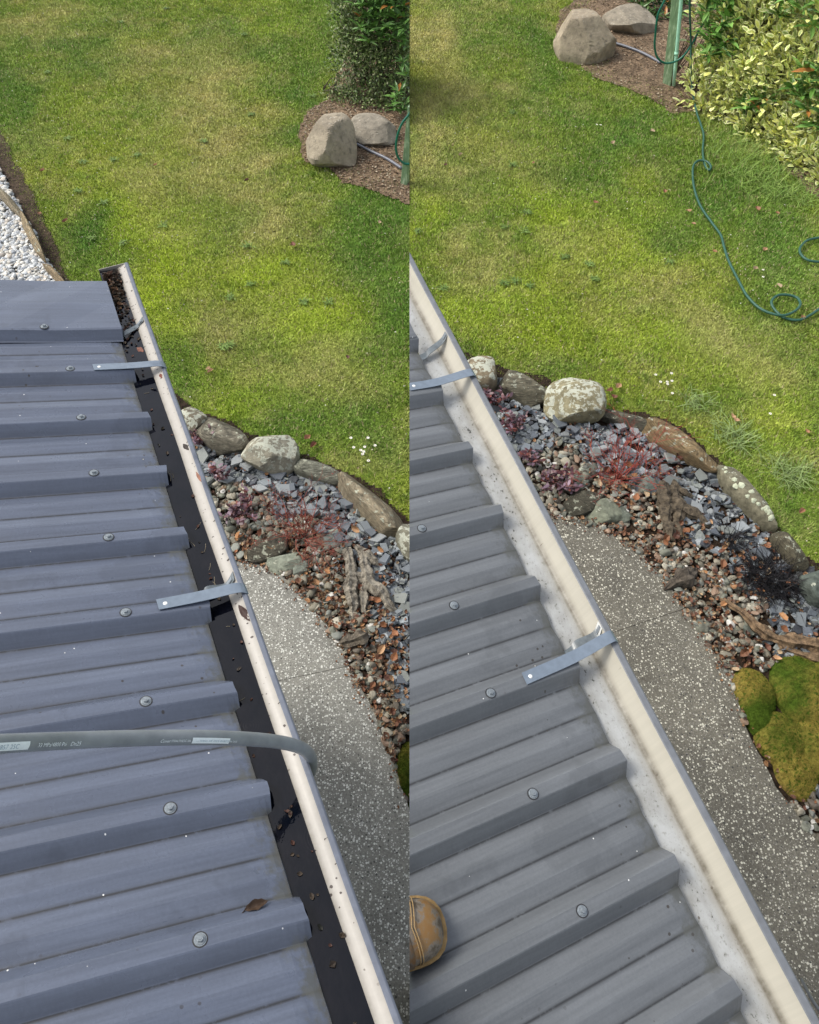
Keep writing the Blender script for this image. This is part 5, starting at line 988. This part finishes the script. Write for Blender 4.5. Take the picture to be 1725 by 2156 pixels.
for s in 'LR':
    r = np.random.default_rng(113+ord(s)); P = np.c_[r.uniform(0, 6, 5000)*SIDE[s], r.uniform(1.8, 11, 5000)]; uv = pix(np.c_[P, np.zeros(len(P))]); P = P[(uv[:, 0] > -20) & (uv[:, 0] < 1740) & (uv[:, 1] < 1150) & (vnoise(P, .9, 61) > .35)]; P = P[~inside(P, bedP[s]) & ~inside(P, pathP[s]) & ~inside(P, dirtP[s])]; parts = []
    for i, (tv, tf) in enumerate(LF): k = r.integers(0, 10, len(P)) == i; m = k.sum(); parts.append(inst(tv, tf, randrot(m, .3, r)*r.uniform(.006, .016, m)[:, None, None], np.c_[P[k], np.full(m, .018)], np.array([(.5, .47, .33), (.4, .3, .18), (.12, .07, .04), (.6, .58, .5), (.3, .2, .1)])[r.integers(0, 5, m)]))
    V, F, c = join(parts); tag(mesh('lawn_debris', V, F, c, M_leaf), 'tiny pale and brown leaf crumbs lying in the lawn, '+where[s]+' half', 'leaf litter', kind='stuff')
# scattered crumbs along the path edges
for s in 'LR':
    r = np.random.default_rng(3+ord(s)); L_ = inn_[s]; P = []
    for k in range(420): i = r.integers(0, len(L_)-1); t_ = r.random(); P.append(L_[i]*(1-t_)+L_[i+1]*t_+r.normal(0, .022, 2))
    P = np.array(P); P = P[P[:, 0]*SIDE[s] > 0]; parts = []
    for i, (tv, tf) in enumerate(LF): k = r.integers(0, 10, len(P)) == i; m = k.sum(); parts.append(inst(tv, tf, randrot(m, .3, r)*r.uniform(.006, .018, m)[:, None, None], np.c_[P[k], np.full(m, .040)], leaf_cols[r.integers(0, 8, m)]*.7))
    V, F, c = join(parts); tag(mesh('path_edge_litter', V, F, c, M_leaf), 'brown leaf crumbs along the path edge, '+where[s]+' half', 'leaf litter', kind='stuff')
for o in tmp: bpy.data.objects.remove(o)
# ------------------------------------------------------------------ the two views meet in one upright plane: trim what crosses it
def trim(o, sg):
    mw = o.matrix_world; me = o.data
    n = len(me.vertices); a = np.empty(n*3); me.vertices.foreach_get('co', a); a = a.reshape(-1, 3); M_ = np.array(mw); x = a@M_[0, :3]+M_[0, 3]
    if (x*sg >= -1e-6).all(): return True
    if (x*sg <= 1e-6).all(): return False
    if me.users > 1: me = me.copy(); o.data = me
    b = bmesh.new(); b.from_mesh(me); inv = mw.inverted(); pc = inv@Vector((0, 0, 0)); pn = (mw.to_3x3().transposed()@Vector((1, 0, 0))).normalized()
    r = bmesh.ops.bisect_plane(b, geom=b.verts[:]+b.edges[:]+b.faces[:], plane_co=pc, plane_no=pn*sg, clear_inner=True, clear_outer=False)
    ed = [e for e in r['geom_cut'] if isinstance(e, bmesh.types.BMEdge)]
    if o.name.split('.')[0] in ('boulder', 'edging_rock', 'stone', 'toe_cap', 'sole', 'welt', 'driftwood', 'timber_post', 'garden_hose', 'slate_chip', 'pebble', 'fascia', 'wall'):
        try: bmesh.ops.holes_fill(b, edges=ed, sides=0)
        except Exception: pass
    b.to_mesh(me); b.free(); return len(me.polygons) > 0
bpy.context.view_layer.update()
def root(o):
    while o.parent: o = o.parent
    return o
SD = {}
for o in list(C.objects):
    if o.type != 'MESH': continue
    rt = root(o); txt = rt.get('label', '')
    if rt.name not in SD:
        xs = []
        for q in [rt]+list(rt.children_recursive):
            if q.type == 'MESH': xs += [(q.matrix_world@Vector(c)).x for c in q.bound_box]
        cx = 0.5*(min(xs)+max(xs)); sgn = 1 if cx > 0 else -1
        if rt.name.startswith('boot') or 'right half' in txt or 'right bed' in txt: sgn = 1
        if 'left half' in txt or 'left bed' in txt or 'seam beside' in txt or 'middle seam of' in txt: sgn = -1
        if rt.name.startswith(('water', 'pressure_hose', 'gutter_litter')): sgn = -1
        SD[rt.name] = sgn
dead = [o for o in list(C.objects) if o.type == 'MESH' and not trim(o, SD[root(o).name])]
dn = set()
for o in dead: dn |= {o.name} | {c_.name for c_ in o.children_recursive}
for n_ in dn: bpy.data.objects.remove(bpy.data.objects[n_])
print('objects', len(C.objects))
